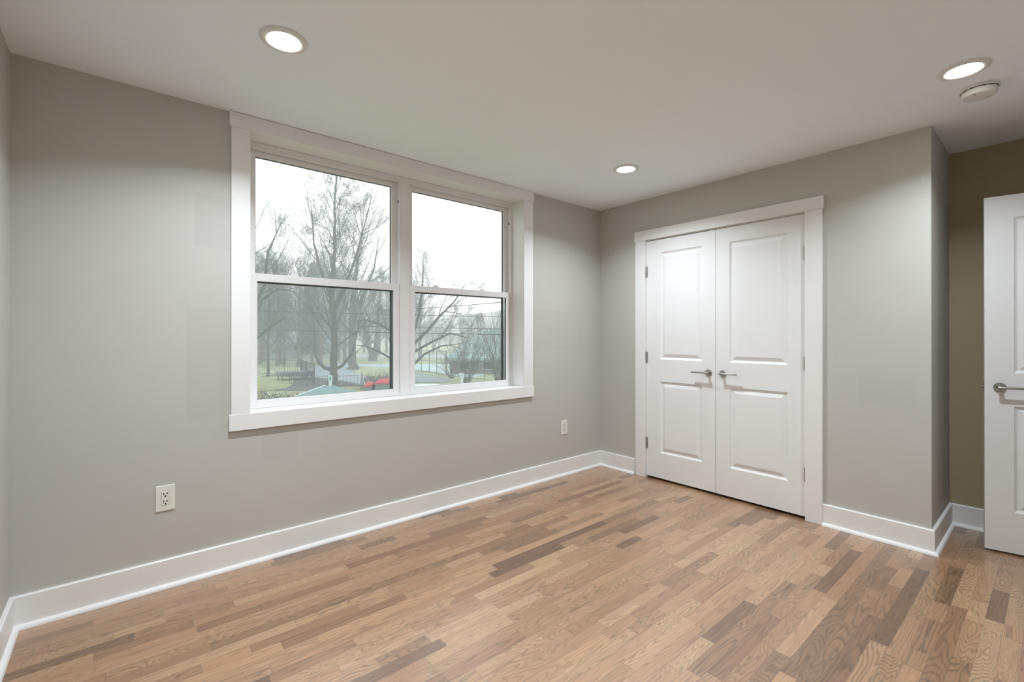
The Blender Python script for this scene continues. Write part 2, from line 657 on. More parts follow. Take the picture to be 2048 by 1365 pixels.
# ------------------------------------------------------------------ the two double-hung windows
def double_hung(name, x0, x1, fl, fr, label, locks):
    """x0..x1 outer frame, fl/fr visible jamb widths"""
    z0, z1 = WZ0 + 0.001, WZ1 - 0.001
    yf = 0.130
    t = empty(name, ((x0 + x1) / 2, yf, z0))
    struct(t, label, 'window')
    f = MB()
    f.frame(x0, x1, z0, z1, fl, fr, 0.016, 0.020, yf, 0.208)
    # parting stops in the jambs
    f.box(x0 + fl, x0 + fl + 0.005, 0.168, 0.172, z0 + 0.016, z1 - 0.02)
    f.box(x1 - fr - 0.005, x1 - fr, 0.168, 0.172, z0 + 0.016, z1 - 0.02)
    f.box(x0 + fl, x1 - fr, yf + 0.012, yf + 0.036, z1 - 0.034, z1 - 0.02)
    f.box(x0 + fl, x1 - fr, yf + 0.002, yf + 0.006, z0 + 0.016, z0 + 0.022)
    f.build('window_frame', M['vinyl'], t, 0.001)
    a, b = x0 + fl + 0.001, x1 - fr - 0.001
    # lower sash, nearer the room
    s = MB().frame(a, b, z0 + 0.018, 1.603, 0.043, 0.043, 0.030, 0.045, yf + 0.005, yf + 0.034)
    ls = s.build('lower_sash', M['vinyl'], t, 0.002)
    MB().frame(a + 0.040, b - 0.040, z0 + 0.045, 1.560, 0.0035, 0.0035, 0.0035, 0.0035, yf + 0.012, yf + 0.030).build('glazing_spacer', M['spacer'], ls)
    MB().box(a + 0.04, b - 0.04, yf + 0.019, yf + 0.022, z0 + 0.045, 1.561).build('glass_pane', M['glass'], ls)
    for lx in locks:
        l = MB().box(lx - 0.026, lx + 0.026, yf + 0.008, yf + 0.030, 1.603, 1.608)
        l.box(lx - 0.016, lx + 0.018, yf + 0.010, yf + 0.026, 1.608, 1.618)
        l.build('sash_lock', M['vinyl'], ls, 0.0015)
    # upper sash
    s = MB().frame(a, b, 1.566, z1 - 0.021, 0.040, 0.040, 0.042, 0.046, 0.173, 0.202)
    us = s.build('upper_sash', M['vinyl'], t, 0.002)
    MB().frame(a + 0.0375, b - 0.0375, 1.604, z1 - 0.064, 0.006, 0.006, 0.003, 0.006, 0.184, 0.198).build('glazing_spacer', M['spacer'], us)
    MB().box(a + 0.037, b - 0.037, 0.187, 0.190, 1.604, z1 - 0.063).build('glass_pane', M['glass'], us)
    # half insect screen outside the lower sash, dark painted rails
    sc = MB().frame(a + 0.012, b - 0.012, z0 + 0.02, 1.585, 0.022, 0.022, 0.018, 0.030, 0.210, 0.219).build('insect_screen', M['spacer'], t)
    MB().box(a + 0.03, b - 0.03, 0.2135, 0.2145, z0 + 0.036, 1.558).build('screen_mesh', M['screen'], sc)
    # screw holes in the jamb liner
    for xx, d in ((b + 0.001, -1),):
        MB().box(xx - 0.0015, xx + 0.001, 0.148, 0.160, 2.178, 2.196).build('screw_hole', M['dark'], t)
    return t


double_hung('window_1', WX0 + 0.001, -1.9905, 0.020, 0.038, 'left double-hung white window with the big bare tree behind it', [-2.72, -2.30])
double_hung('window_2', -1.9895, WX1 - 0.001, 0.040, 0.018, 'right double-hung white window with the pale roofed house behind it', [-1.73, -1.30])
struct(MB().box(-2.020, -1.958, 0.127, 0.1305, WZ0 + 0.001, WZ1 - 0.001).build('trim_2', M['vinyl'], None, 0.0008),
       'white mullion strip between the two windows', 'mullion')


# ------------------------------------------------------------------ closet trim and doors
t = empty('trim_3', (0, -1.13, 0))
struct(t, 'flat white surround of the closet doors', 'door trim')
MB().box(-c - 0.004, 0, -1.862, -0.404, DZ + 0.003, 2.160).build('head_casing', M['trim'], t, 0.0015)
MB().box(-c, 0, DY0, -0.412, 0.0005, DZ + 0.003).build('side_casing', M['trim'], t, 0.0015)
MB().box(-c, 0, -1.853, DY1, 0.0005, DZ + 0.003).build('side_casing', M['trim'], t, 0.0015)
MB().box(0.0, 0.115, DY0 - 0.003, DY0 + 0.001, 0.0005, DZ).build('door_jamb', M['trim'], t)
MB().box(0.0, 0.115, DY1 - 0.001, DY1 + 0.003, 0.0005, DZ).build('door_jamb', M['trim'], t)
MB().box(0.0, 0.115, DY1 + 0.003, DY0 - 0.003, DZ - 0.003, DZ).build('head_jamb', M['trim'], t)
MB().box(0.046, 0.056, DY1 + 0.003, DY0 - 0.003, DZ - 0.02, DZ - 0.003).build('door_stop', M['trim'], t)


def panel_slab(w, h, th, panels):
    """molded door, local: x 0..w, z 0..h, front y=0 (facing -y), back y=th"""
    mb = MB()
    xs = sorted({0, w} | {p[0] for p in panels} | {p[1] for p in panels})
    zs = sorted({0, h} | {p[2] for p in panels} | {p[3] for p in panels})
    prof = [(0.0, 0.0), (0.004, 0.0045), (0.012, 0.0095), (0.018, 0.0105), (0.022, 0.0095), (0.044, 0.002), (0.048, 0.0015)]
    for side in (0, 1):
        Y = (lambda d: d) if side == 0 else (lambda d: th - d)
        for i in range(len(xs) - 1):
            for j in range(len(zs) - 1):
                cx, cz = (xs[i] + xs[i + 1]) / 2, (zs[j] + zs[j + 1]) / 2
                if any(p[0] < cx < p[1] and p[2] < cz < p[3] for p in panels):
                    continue
                mb.add([(xs[i], Y(0), zs[j]), (xs[i + 1], Y(0), zs[j]), (xs[i + 1], Y(0), zs[j + 1]), (xs[i], Y(0), zs[j + 1])], [(0, 1, 2, 3)])
        for (a, b_, c_, d_) in panels:
            prev = None
            for ins, dep in prof:
                r = [(a + ins, Y(dep), c_ + ins), (b_ - ins, Y(dep), c_ + ins), (b_ - ins, Y(dep), d_ - ins), (a + ins, Y(dep), d_ - ins)]
                if prev:
                    for q in range(4):
                        mb.add([prev[q], prev[(q + 1) % 4], r[(q + 1) % 4], r[q]], [(0, 1, 2, 3)])
                prev = r
            mb.add(prev, [(0, 1, 2, 3)])
    # edges
    mb.add([(0, 0, 0), (w, 0, 0), (w, th, 0), (0, th, 0)], [(0, 1, 2, 3)])
    mb.add([(0, 0, h), (w, 0, h), (w, th, h), (0, th, h)], [(0, 1, 2, 3)])
    mb.add([(0, 0, 0), (0, th, 0), (0, th, h), (0, 0, h)], [(0, 1, 2, 3)])
    mb.add([(w, 0, 0), (w, th, 0), (w, th, h), (w, 0, h)], [(0, 1, 2, 3)])
    return mb


def weld(o):
    import bmesh
    bm = bmesh.new(); bm.from_mesh(o.data)
    bmesh.ops.remove_doubles(bm, verts=bm.verts, dist=1e-5)
    bmesh.ops.recalc_face_normals(bm, faces=bm.faces)
    bm.to_mesh(o.data); bm.free()


def lever_handle(parent, x, z, d, th, two=False, big=1.0):
    """lever on the front (y<0) of a door; d = +1/-1 direction of the lever along local x"""
    r = MB()
    r.lathe([(0, 0), (0.0265, 0), (0.0265, -0.006), (0.024, -0.009), (0.013, -0.009), (0.0115, -0.012), (0.0095, -0.040), (0.0, -0.040)], (x, 0, z), 'y', 32)
    rose = r.build('handle_rose', M['nickel'], parent, mw=1)
    smooth_by_angle(rose)
    l = MB()
    l.tube([(x - d * 0.013, -0.047, z), (x, -0.048, z), (x + d * 0.03, -0.048, z), (x + d * 0.12, -0.047, z), (x + d * 0.124, -0.047, z)],
           [0.0072, 0.0078, 0.0070, 0.0062, 0.0035], 14)
    l.tube([(x, -0.036, z), (x, -0.049, z)], [0.0095, 0.009], 16)
    lv = l.build('lever', M['nickel'], rose, mw=1)
    smooth_by_angle(lv)
    s = MB()
    for sz in (-1, 1):
        s.lathe([(0, -0.0093), (0.0022, -0.0093), (0.0022, -0.0085)], (x, 0, z + sz * 0.018), 'y', 12)
    s.build('screw', M['dark'], rose, mw=1)
    return rose


def hinge(parent, x, y, z, hh=0.089):
    h = MB()
    seg = hh / 5
    for i in range(5):
        h.lathe([(0, 0.0006), (0.0062, 0.0006), (0.0062, seg - 0.0006), (0, seg - 0.0006)], (x, y, z - hh / 2 + i * seg), 'z', 14)
    h.lathe([(0, 0), (0.0048, 0), (0.004, 0.006), (0, 0.007)], (x, y, z + hh / 2), 'z', 12)
    h.lathe([(0, -0.007), (0.004, -0.006), (0.0048, 0), (0, 0)], (x, y, z - hh / 2), 'z', 12)
    h.box(x - 0.010, x + 0.010, y + 0.004, y + 0.007, z - hh / 2, z + hh / 2)
    o = h.build('hinge', M['hinge'], parent, mw=1)
    smooth_by_angle(o)
    return o


def closet_door(name, yL, yR, label, hinge_left):
    """yL,yR: y of the left and right edge as seen from the room"""
    w = abs(yL - yR)
    h = 2.046
    # local x runs towards -y world (to the right in the photo), local y towards +x (into the closet)
    t = empty(name, (0.004, yL, 0.020), -PI / 2)
    struct(t, label, 'closet door')
    pn = [(0.135 if hinge_left else 0.107, w - (0.112 if hinge_left else 0.108), 1.018, 1.934), (0.135 if hinge_left else 0.107, w - (0.112 if hinge_left else 0.108), 0.216, 0.829)]
    if hinge_left:
        pn = [(0.130, w - 0.108, a[2], a[3]) for a in pn]
    else:
        pn = [(0.106, w - 0.108, a[2], a[3]) for a in pn]
    s = panel_slab(w, h, 0.035, pn).build('door_panel', M['door'], t, mw=1)
    weld(s)
    hx = w - 0.055 if hinge_left else 0.055
    lever_handle(t, hx, 0.930, -1 if hinge_left else 1, 0.035)
    for hz in (1.778, 1.033, 0.284):
        hinge(t, -0.001 if hinge_left else w + 0.001, -0.007, hz)
    return t


closet_door('door_1', -0.5160, -1.1300, 'left white two-panel closet door with a lever handle', True)
closet_door('door_2', -1.1330, -1.7480, 'right white two-panel closet door with a lever handle', False)

# open entry door, swung into the room
ang = math.atan2(-0.975, 0.190)
t = empty('door_3', (0.303, -2.574, 0.012), ang)
struct(t, 'white entry door standing open at the right edge', 'door')
W3, H3 = 0.762, 2.028
s = panel_slab(W3, H3, 0.035, [(0.118, W3 - 0.118, 1.018, 1.90), (0.118, W3 - 0.118, 0.23, 0.83)]).build('door_panel', M['door'], t, mw=1)
weld(s)
lever_handle(t, 0.062, 0.935, 1, 0.035)
r = MB().lathe([(0, 0.035), (0.0265, 0.035), (0.0265, 0.041), (0.012, 0.044), (0.0095, 0.078), (0, 0.078)], (0.062, 0, 0.935), 'y', 32)
rr = r.build('handle_rose', M['nickel'], t, mw=1); smooth_by_angle(rr)
l = MB().tube([(0.050, 0.082, 0.935), (0.062, 0.083, 0.935), (0.18, 0.083, 0.935)], [0.0072, 0.0075, 0.006], 14).build('lever', M['nickel'], rr, mw=1)
smooth_by_angle(l)
MB().box(-0.0012, 0.0005, 0.006, 0.029, 0.905, 0.965).build('latch_plate', M['nickel'], t, mw=1)
MB().tube([(-0.001, 0.0175, 0.935), (-0.012, 0.0175, 0.935)], 0.006, 12).build('latch_bolt', M['nickel'], t, mw=1)
for hz in (1.79, 1.03, 0.28):
    hinge(t, W3 + 0.001, -0.006, hz)
t = empty('trim_4', (0.07, YB, 0))
struct(t, 'flat white surround of the entry doorway behind the viewer', 'door trim')
MB().box(-0.43, -0.335, YB, YB + 0.018, 0.0005, 2.06).build('side_casing', M['trim'], t)
MB().box(0.50, 0.60, YB, YB + 0.018, 0.0005, 2.06).build('side_casing', M['trim'], t)
MB().box(-0.44, 0.60, YB, YB + 0.02, 2.06, 2.15).build('head_casing', M['trim'], t)

# ------------------------------------------------------------------ recessed lights
def ceiling_light(x, y, label):
    t = empty('ceiling_light', (x, y, H))
    tag(t, label, 'ceiling light', group='recessed ceiling lights')
    r = MB().lathe([(0.060, -0.0015), (0.0605, -0.006), (0.066, -0.0095), (0.078, -0.008), (0.0885, -0.004), (0.090, -0.0005), (0.060, -0.0005)], (x, y, H), 'z', 64)
    smooth_by_angle(r.build('trim_ring', M['plastic'], t), 50)
    MB().lathe([(0.0, -0.0115), (0.022, -0.0112), (0.042, -0.0095), (0.054, -0.0065), (0.0595, -0.0015), (0, -0.0008)], (x, y, H), 'z', 48).build('lens', M['lens'], t)


for (p, lab) in LAMPS[:3]:
    ceiling_light(p[0], p[1], lab)
ceiling_light(LAMPS[3][0][0], LAMPS[3][0][1], LAMPS[3][1])

# smoke detector
SX, SY = -0.352, -2.607
t = empty('smoke_detector', (SX, SY, H))
tag(t, 'round white smoke detector on the ceiling beside a recessed light', 'smoke detector')
smooth_by_angle(MB().lathe([(0, -0.0005), (0.071, -0.0005), (0.072, -0.004), (0.070, -0.011), (0.0, -0.011)], (SX, SY, H), 'z', 56).build('base_plate', M['plastic'], t))
smooth_by_angle(MB().lathe([(0.060, -0.011), (0.064, -0.0125), (0.066, -0.018), (0.063, -0.034), (0.058, -0.040), (0.030, -0.043), (0, -0.043)], (SX, SY, H), 'z', 56).build('cover', M['plastic'], t), 40)
for k_ in range(12):
    a0 = k_ * PI / 6 + 0.06
    sl = MB()
    sg = 6
    vs = []
    for i in range(sg + 1):
        a = a0 + (PI / 6 - 0.14) * i / sg
        for rr_, zz in ((0.0655, -0.0125), (0.0665, -0.0125), (0.0668, -0.0150), (0.0655, -0.0150)):
            vs.append((SX + rr_ * math.cos(a), SY + rr_ * math.sin(a), H + zz))
    fs = []
    for i in range(sg):
        for q in range(4):
            fs.append((i * 4 + q, i * 4 + (q + 1) % 4, (i + 1) * 4 + (q + 1) % 4, (i + 1) * 4 + q))
    sl.add(vs, fs).build('vent_slot', M['dark'], t)
smooth_by_angle(MB().lathe([(0, -0.0445), (0.012, -0.0445), (0.0135, -0.0425)], (SX - 0.012, SY + 0.004, H), 'z', 24).build('test_button', M['plastic'], t))
for (dx, dy, r_) in ((-0.045, 0.012, 0.0035), (0.030, -0.028, 0.0028), (0.036, -0.024, 0.0022), (0.028, -0.036, 0.0022)):
    MB().lathe([(0, -0.0436), (r_, -0.0432), (r_, -0.040)], (SX + dx, SY + dy, H + 0.001), 'z', 12).build('sounder_hole', M['dark'], t)


# ------------------------------------------------------------------ wall outlets
def outlet(x, z, label):
    t = empty('wall_outlet', (x, 0, z))
    tag(t, label, 'electrical outlet', group='wall outlets under the window')
    MB().box(x - 0.039, x + 0.039, -0.0062, 0, z - 0.0625, z + 0.0625).build('cover_plate', M['plate'], t, 0.0022)
    MB().box(x - 0.0172, x + 0.0172, -0.0064, -0.003, z - 0.0343, z + 0.0343).build('shadow_gap', M['gap'], t)
    ins = MB().box(x - 0.0160, x + 0.0160, -0.0078, 0, z - 0.0331, z + 0.0331).build('receptacle', M['plate'], t, 0.0008)
    for dz in (-0.0185, 0.0185):
        for dx, hh in ((-0.0066, 0.0050), (0.0066, 0.0044)):
            MB().box(x + dx - 0.0019, x + dx + 0.0019, -0.0084, -0.006, z + dz + 0.004 - hh, z + dz + 0.004 + hh).build('blade_slot', M['dark'], ins)
        MB().lathe([(0, -0.0084), (0.0036, -0.0084), (0.0036, -0.006)], (x, 0, z + dz - 0.0085), 'y', 14).build('ground_hole', M['dark'], ins)
    return t


outlet(-3.354, 0.441, 'white wall outlet low on the wall left of the window, seen larger')
outlet(-0.504, 0.424, 'small-looking white wall outlet low on the wall by the far corner')

# ------------------------------------------------------------------ outdoors
# site frame: a = metres to the right, d = metres away from the house along the view street axis, g = height above the ground
GZ = -3.0
_r = Vector((math.cos(YAW), -math.sin(YAW), 0))
_f = Vector((math.sin(YAW), math.cos(YAW), 0))
ORG = Vector((-3.524, -2.860, 0))


def S(a, d, g=0.0):
    return ORG + _r * a + _f * d + Vector((0, 0, GZ + g))


M['ground'] = mat('winter_lawn', srgb(143, 153, 123), 0.95, spec=0.1, var=0.22, scale=0.35)
M['grass'] = mat('green_lawn', srgb(132, 138, 104), 0.95, spec=0.1, var=0.20, scale=0.8)
M['leaf'] = mat('leaf_litter', srgb(90, 94, 94), 0.95, spec=0.1, var=0.35, scale=2.2)
M['road'] = mat('wet_asphalt_drive', srgb(140, 158, 165), 0.35, spec=0.5, var=0.06, scale=0.5)
M['court'] = mat('pale_green_court', srgb(151, 180, 181), 0.5, var=0.05, scale=0.3)
M['gravel'] = mat('grey_gravel', srgb(130, 139, 143), 0.95, spec=0.1, var=0.18, scale=1.5)
M['cover'] = mat('dark_blue_cover', srgb(77, 93, 104), 0.6, var=0.2, scale=1.0)
M['bark'] = mat('grey_bark', srgb(79, 87, 83), 0.95, spec=0.1, var=0.25, scale=6, bump=0.6, bscale=18)
M['twig'] = mat('fine_twigs', srgb(91, 97, 96), 0.95, spec=0.1, var=0.1)
M['bark2'] = mat('brown_grey_bark', srgb(91, 92, 89), 0.95, spec=0.1, var=0.2, scale=5)
M['needle'] = mat('conifer_needles', srgb(70, 90, 80), 0.95, spec=0.1, var=0.25, scale=3)
M['iron'] = mat('black_fence_metal', srgb(38, 46, 48), 0.5, var=0.1)
M['red'] = mat('red_plastic', srgb(169, 61, 68), 0.4, var=0.05)
M['bin'] = mat('grey_green_bin_plastic', srgb(108, 129, 130), 0.5, var=0.08, scale=8)
M['sign'] = mat('white_sign_face', srgb(186, 204, 207), 0.5, var=0.01)
M['teal'] = mat('teal_sign_print', srgb(98, 163, 162), 0.5, var=0.02)
M['signdark'] = mat('dark_sign_print', srgb(77, 99, 106), 0.5, var=0.02)
M['shingle'] = mat('grey_green_shingles', srgb(113, 137, 137), 0.85, spec=0.2, var=0.12, scale=7)
M['paleroof'] = mat('pale_green_roof', srgb(138, 163, 161), 0.8, spec=0.2, var=0.10, scale=1.2)
M['brownwall'] = mat('brown_grey_siding', srgb(110, 108, 106), 0.85, var=0.12, scale=2)
M['palewall'] = mat('pale_siding', srgb(167, 177, 177), 0.8, var=0.06, scale=2)
M['white'] = mat('white_car_paint', srgb(194, 207, 210), 0.3, coat=0.5)
M['carglass'] = mat('dark_car_glass', srgb(48, 57, 63), 0.1, var=0.05)
M['tyre'] = mat('black_tyre', srgb(32, 33, 35), 0.8, var=0.1)
M['wire'] = mat('black_cable', srgb(56, 64, 68), 0.7, var=0.05)
M['hill'] = mat('wooded_hill', srgb(98, 108, 107), 0.95, spec=0.1, var=0.2, scale=0.05)
M['hedge'] = mat('brown_hedge_twigs', srgb(98, 93, 91), 0.95, spec=0.1, var=0.25, scale=5)
M['greyroof'] = mat('slate_blue_roof', srgb(103, 120, 130), 0.8, var=0.1, scale=1)

# ground and paved areas
g = MB()
NX = 40
gv = []
for j in range(NX + 1):
    for i in range(NX + 1):
        x = -150 + 600 * i / NX
        y = 1.2 + 420 * j / NX
        gv.append((x, y, GZ + 0.02 * math.sin(x * 0.21) * math.cos(y * 0.17)))
gf = [(j * (NX + 1) + i, j * (NX + 1) + i + 1, (j + 1) * (NX + 1) + i + 1, (j + 1) * (NX + 1) + i) for j in range(NX) for i in range(NX)]
go = MB().add(gv, gf).build('ground', M['ground'])
struct(go, 'pale winter lawn stretching away outside the window', 'ground')


def patch(name, m, pts, label, cat, h=0.04):
    """flat paved or planted area, corners as (a, d)"""
    def smooth(p):
        out = []
        n = len(p)
        for i in range(n):
            p0, p1, p2, p3 = p[i - 1], p[i], p[(i + 1) % n], p[(i + 2) % n]
            for t_ in (0, 0.25, 0.5, 0.75):
                out.append(tuple(0.5 * (2 * p1[k] + (p2[k] - p0[k]) * t_ + (2 * p0[k] - 5 * p1[k] + 4 * p2[k] - p3[k]) * t_ ** 2 + (3 * p1[k] - p0[k] - 3 * p2[k] + p3[k]) * t_ ** 3) for k in (0, 1)))
        return out
    q = smooth(pts)
    w_ = [S(a, d) for a, d in q]
    mb = MB().prism([(v.x, v.y) for v in w_], GZ - 0.05, GZ + h, 'z')
    o = mb.build(name, m)
    return struct(o, label, cat)


def px(x, y):
    """(a, d) of a ground spot whose bearing and depression were measured as x, y"""
    d = 4.2457 * 927.087 / (y - 669.3)
    return ((x - 1024) / 927.087 * d, d)


patch('driveway', M['road'], [(-27.5, 70.0), (-26.0, 60.5), (-21.4, 47.5), (-19.2, 46.0), (-14.8, 41.9), (-11.5, 38.0), (-8.2, 36.2), (-6.8, 38.0), (-11.4, 43.0), (-15.5, 48.5), (-18.9, 55.2), (-21.5, 60.0), (-22.5, 68.0)],
      'wet pale grey driveway curving behind the big tree', 'driveway')
patch('street', M['road'], [(-60, 84), (-38, 84), (-26, 88), (-8, 84), (10, 80), (10, 92), (-8, 97), (-28, 104), (-60, 100)], 'pale wet street at the far side of the lawn', 'street', 0.03)
patch('court', M['court'], [(-25, 66), (-5.5, 66), (-2.5, 56), (-4.2, 46.0), (-9.5, 54.0), (-16, 60)], 'pale green court surface behind a tall fence', 'court', 0.05)
patch('garden_bed', M['leaf'], [(-25.5, 49.5), (-19.6, 50.5), (-15.8, 45.5), (-13.6, 40.2), (-11.0, 36.4), (-12.5, 35.2), (-19.5, 36.0), (-24.0, 41.5)],
      'dark leaf-littered ground between the fence and the driveway', 'planting bed', 0.03)
patch('gravel_bed', M['gravel'], [(-11.5, 52.5), (-8.0, 47.5), (-5.5, 43.0), (-7.8, 41.2), (-9.8, 42.5), (-13.0, 47.0)], 'grey gravel strip in front of the court', 'gravel', 0.05)
patch('lawn', M['grass'], [(-24.5, 47.0), (-21.5, 45.2), (-18.2, 38.0), (-18.8, 34.6), (-23.0, 33.0), (-27.0, 40.0)], 'small mossy green lawn inside the black fence', 'lawn', 0.06)
patch('verge', M['grass'], [(-14.4, 37.6), (-10.6, 37.0), (-8.0, 35.4), (-2.5, 41.8), (3.0, 42.0), (6.0, 36.0), (-2.0, 30.0), (-12.0, 29.0), (-15.0, 33.5)], 'green grass verge close to the house', 'lawn', 0.05)


# ---- bare trees
def branches(mb_thick, mb_thin, p, d, length, r, level, rng, spread=0.6, up=0.12, thin_r=0.02, segs=5):
    pts = [Vector(p)]
    rad = [r]
    dirv = Vector(d).normalized()
    pos = Vector(p)
    for i in range(segs):
        j = Vector((rng.gauss(0, 1), rng.gauss(0, 1), rng.gauss(0, 1))) * (0.10 + 0.03 * (3 - min(level, 3)))
        dirv = (dirv + j + Vector((0, 0, up))).normalized()
        pos = pos + dirv * (length / segs)
        pts.append(pos.copy())
        rad.append(max(r * (1 - 0.78 * (i + 1) / segs), 0.0045))
    tgt = mb_thick if r > thin_r else mb_thin
    tgt.tube(pts, rad, 6 if r > 0.08 else (4 if r > thin_r else 3), caps=False)
    return pts, rad, dirv


def grow(mt, mn, p, d, length, r, level, rng, kids, up=0.10, thin_r=0.022, spread=0.75):
    pts, rad, dirv = branches(mt, mn, p, d, length, r, level, rng, up=up, thin_r=thin_r, segs=5 if level > 1 else 3)
    if level <= 0:
        return
    n = kids[level] if level < len(kids) else kids[-1]
    for k in range(n):
        t_ = 0.25 + 0.75 * (k + rng.random()) / n
        f_ = t_ * (len(pts) - 1)
        i = min(int(f_), len(pts) - 2)
        q = pts[i].lerp(pts[i + 1], f_ - i)
        rr = rad[i] * 0.62 * (0.7 + 0.4 * rng.random())
        base = (pts[i + 1] - pts[i]).normalized()
        side = base.orthogonal().normalized()
        side.rotate(Matrix.Rotation(rng.random() * 2 * PI, 3, base))
        nd = (base * (1.0 - 0.35 * rng.random()) + side * (spread * (0.7 + 0.6 * rng.random()))).normalized()
        grow(mt, mn, q, nd, length * (0.48 + 0.22 * rng.random()) * (1.05 - 0.35 * t_), max(rr, 0.0085), level - 1, rng, kids, up, thin_r, spread)


def tree(name, root, label, trunks, limbs, seed, bark='bark', twig='twig', group=None, flare=1.0, levels=3, kids=(5, 7, 7, 6)):
    """trunks: list of (list of offsets, list of radii); limbs: list of (trunk index, t, dir, length, radius)"""
    rng = random.Random(seed)
    t = empty(name, root)
    mt, mn = MB(), MB()
    R_ = Vector(root)
    paths = []
    for offs, rads in trunks:
        pp = [R_ + _r * o_[0] + _f * o_[1] + Vector((0, 0, o_[2])) for o_ in offs]
        # refine
        fine, fr = [], []
        for i in range(len(pp) - 1):
            for q in range(4):
                u = q / 4
                w_ = pp[i].lerp(pp[i + 1], u)
                if i + q > 0:
                    w_ = w_ + Vector((rng.gauss(0, 1), rng.gauss(0, 1), 0)) * rads[i] * 0.12
                fine.append(w_)
                fr.append(rads[i] * (1 - u) + rads[i + 1] * u)
        fine.append(pp[-1]); fr.append(rads[-1])
        if flare > 1:
            fr[0] *= flare
            fr[1] *= 1 + (flare - 1) * 0.35
        mt.tube(fine, fr, 12, caps=False)
        paths.append((fine, fr))
    for (ti, tt, dr, ln, rr, lv) in limbs:
        fine, fr = paths[ti]
        f_ = tt * (len(fine) - 1)
        i = min(int(f_), len(fine) - 2)
        q = fine[i].lerp(fine[i + 1], f_ - i)
        dv = _r * dr[0] + _f * dr[1] + Vector((0, 0, dr[2]))
        grow(mt, mn, q, dv, ln, rr, lv, rng, kids)
    mt.build('trunk', M[bark], t)
    if mn.v:
        mn.build('twigs', M[twig], t)
    tag(t, label, 'tree', group=group)
    return t


def auto_limbs(n, lo, hi, ln, rr, lv, seed, lean=0.5, updir=0.75):
    rng = random.Random(seed)
    out = []
    for i in range(n):
        a = i * 2.399 + rng.random() * 0.8
        tt = lo + (hi - lo) * i / max(1, n - 1)
        out.append((0, tt, (math.cos(a) * (1 - 0.35 * tt), math.sin(a) * (1 - 0.35 * tt), updir + 0.5 * tt + 0.25 * rng.random()), ln * (1.15 - 0.6 * tt) * (0.85 + 0.3 * rng.random()), rr * (1.1 - 0.65 * tt), lv))
    return out


# big tree seen through the left window, with two low curved limbs
tree('bare_tree', S(-15.2, 39.6), 'big bare tree with two low curving side limbs in the left window',
     [([(0, 0, -0.1), (-0.05, 0, 1.7), (0.0, 0, 4.2), (-0.25, 0, 8.2), (0.1, 0, 11.5), (0.0, 0, 15.0), (0.3, 0, 18.5)], [0.34, 0.30, 0.25, 0.20, 0.14, 0.09, 0.03]),
      ([(-0.05, 0, 1.3), (-0.7, -0.2, 1.45), (-1.3, -0.2, 1.95), (-1.6, -0.1, 2.8), (-1.7, 0, 4.6), (-2.0, 0, 6.8)], [0.16, 0.15, 0.12, 0.085, 0.05, 0.02]),
      ([(0.0, 0, 1.3), (0.6, 0.2, 1.6), (1.1, 0.2, 2.2), (1.5, 0.1, 2.7), (1.9, 0, 4.2), (2.3, 0, 6.5)], [0.13, 0.12, 0.10, 0.08, 0.05, 0.02]),
      ([(-0.1, 0, 6.2), (0.6, 0.3, 7.8), (1.6, 0.3, 10.5), (2.5, 0.2, 13.5), (3.2, 0, 16.0)], [0.16, 0.13, 0.10, 0.06, 0.02]),
      ([(0.0, 0, 6.8), (-0.8, -0.3, 9.0), (-1.6, -0.3, 12.0), (-2.0, 0, 15.8)], [0.14, 0.11, 0.07, 0.02])],
     auto_limbs(34, 0.26, 0.98, 5.2, 0.065, 3, 5) + [(1, 0.5, (-0.8, 0, 0.5), 3.4, 0.05, 2), (1, 0.8, (-0.7, 0.2, 0.8), 3.2, 0.05, 2), (2, 0.5, (0.9, 0, 0.4), 3.6, 0.05, 2), (2, 0.85, (0.7, 0, 0.8), 3.2, 0.045, 2),
      (3, 0.5, (0.7, 0.1, 0.8), 4.2, 0.06, 3), (3, 0.8, (0.2, 0.1, 1.0), 3.6, 0.05, 3), (3, 0.7, (0.9, -0.2, 0.5), 3.2, 0.05, 2), (4, 0.5, (-0.8, 0, 0.7), 4.4, 0.06, 3), (4, 0.85, (-0.3, 0.2, 1), 3.4, 0.05, 2)],
     11, flare=1.25)
tree('bare_tree', S(-19.7, 57.2), 'thick straight trunked bare tree on the lawn right of the big tree',
     [([(0, 0, -0.1), (0.0, 0, 1.4), (-0.05, 0, 6.0), (0.2, 0, 10.5), (0.9, 0, 15.0), (1.3, 0, 18.0)], [0.60, 0.47, 0.40, 0.28, 0.14, 0.04]),
      ([(0.0, 0, 6.5), (1.2, 0.3, 9.0), (2.6, 0.3, 12.5), (3.2, 0.2, 16.5)], [0.26, 0.2, 0.12, 0.03])],
     auto_limbs(20, 0.30, 0.97, 6.6, 0.13, 3, 8) + [(1, 0.5, (0.9, 0, 0.6), 5.0, 0.09, 3), (1, 0.8, (0.4, 0, 0.9), 4.5, 0.06, 3)], 23, flare=1.45)
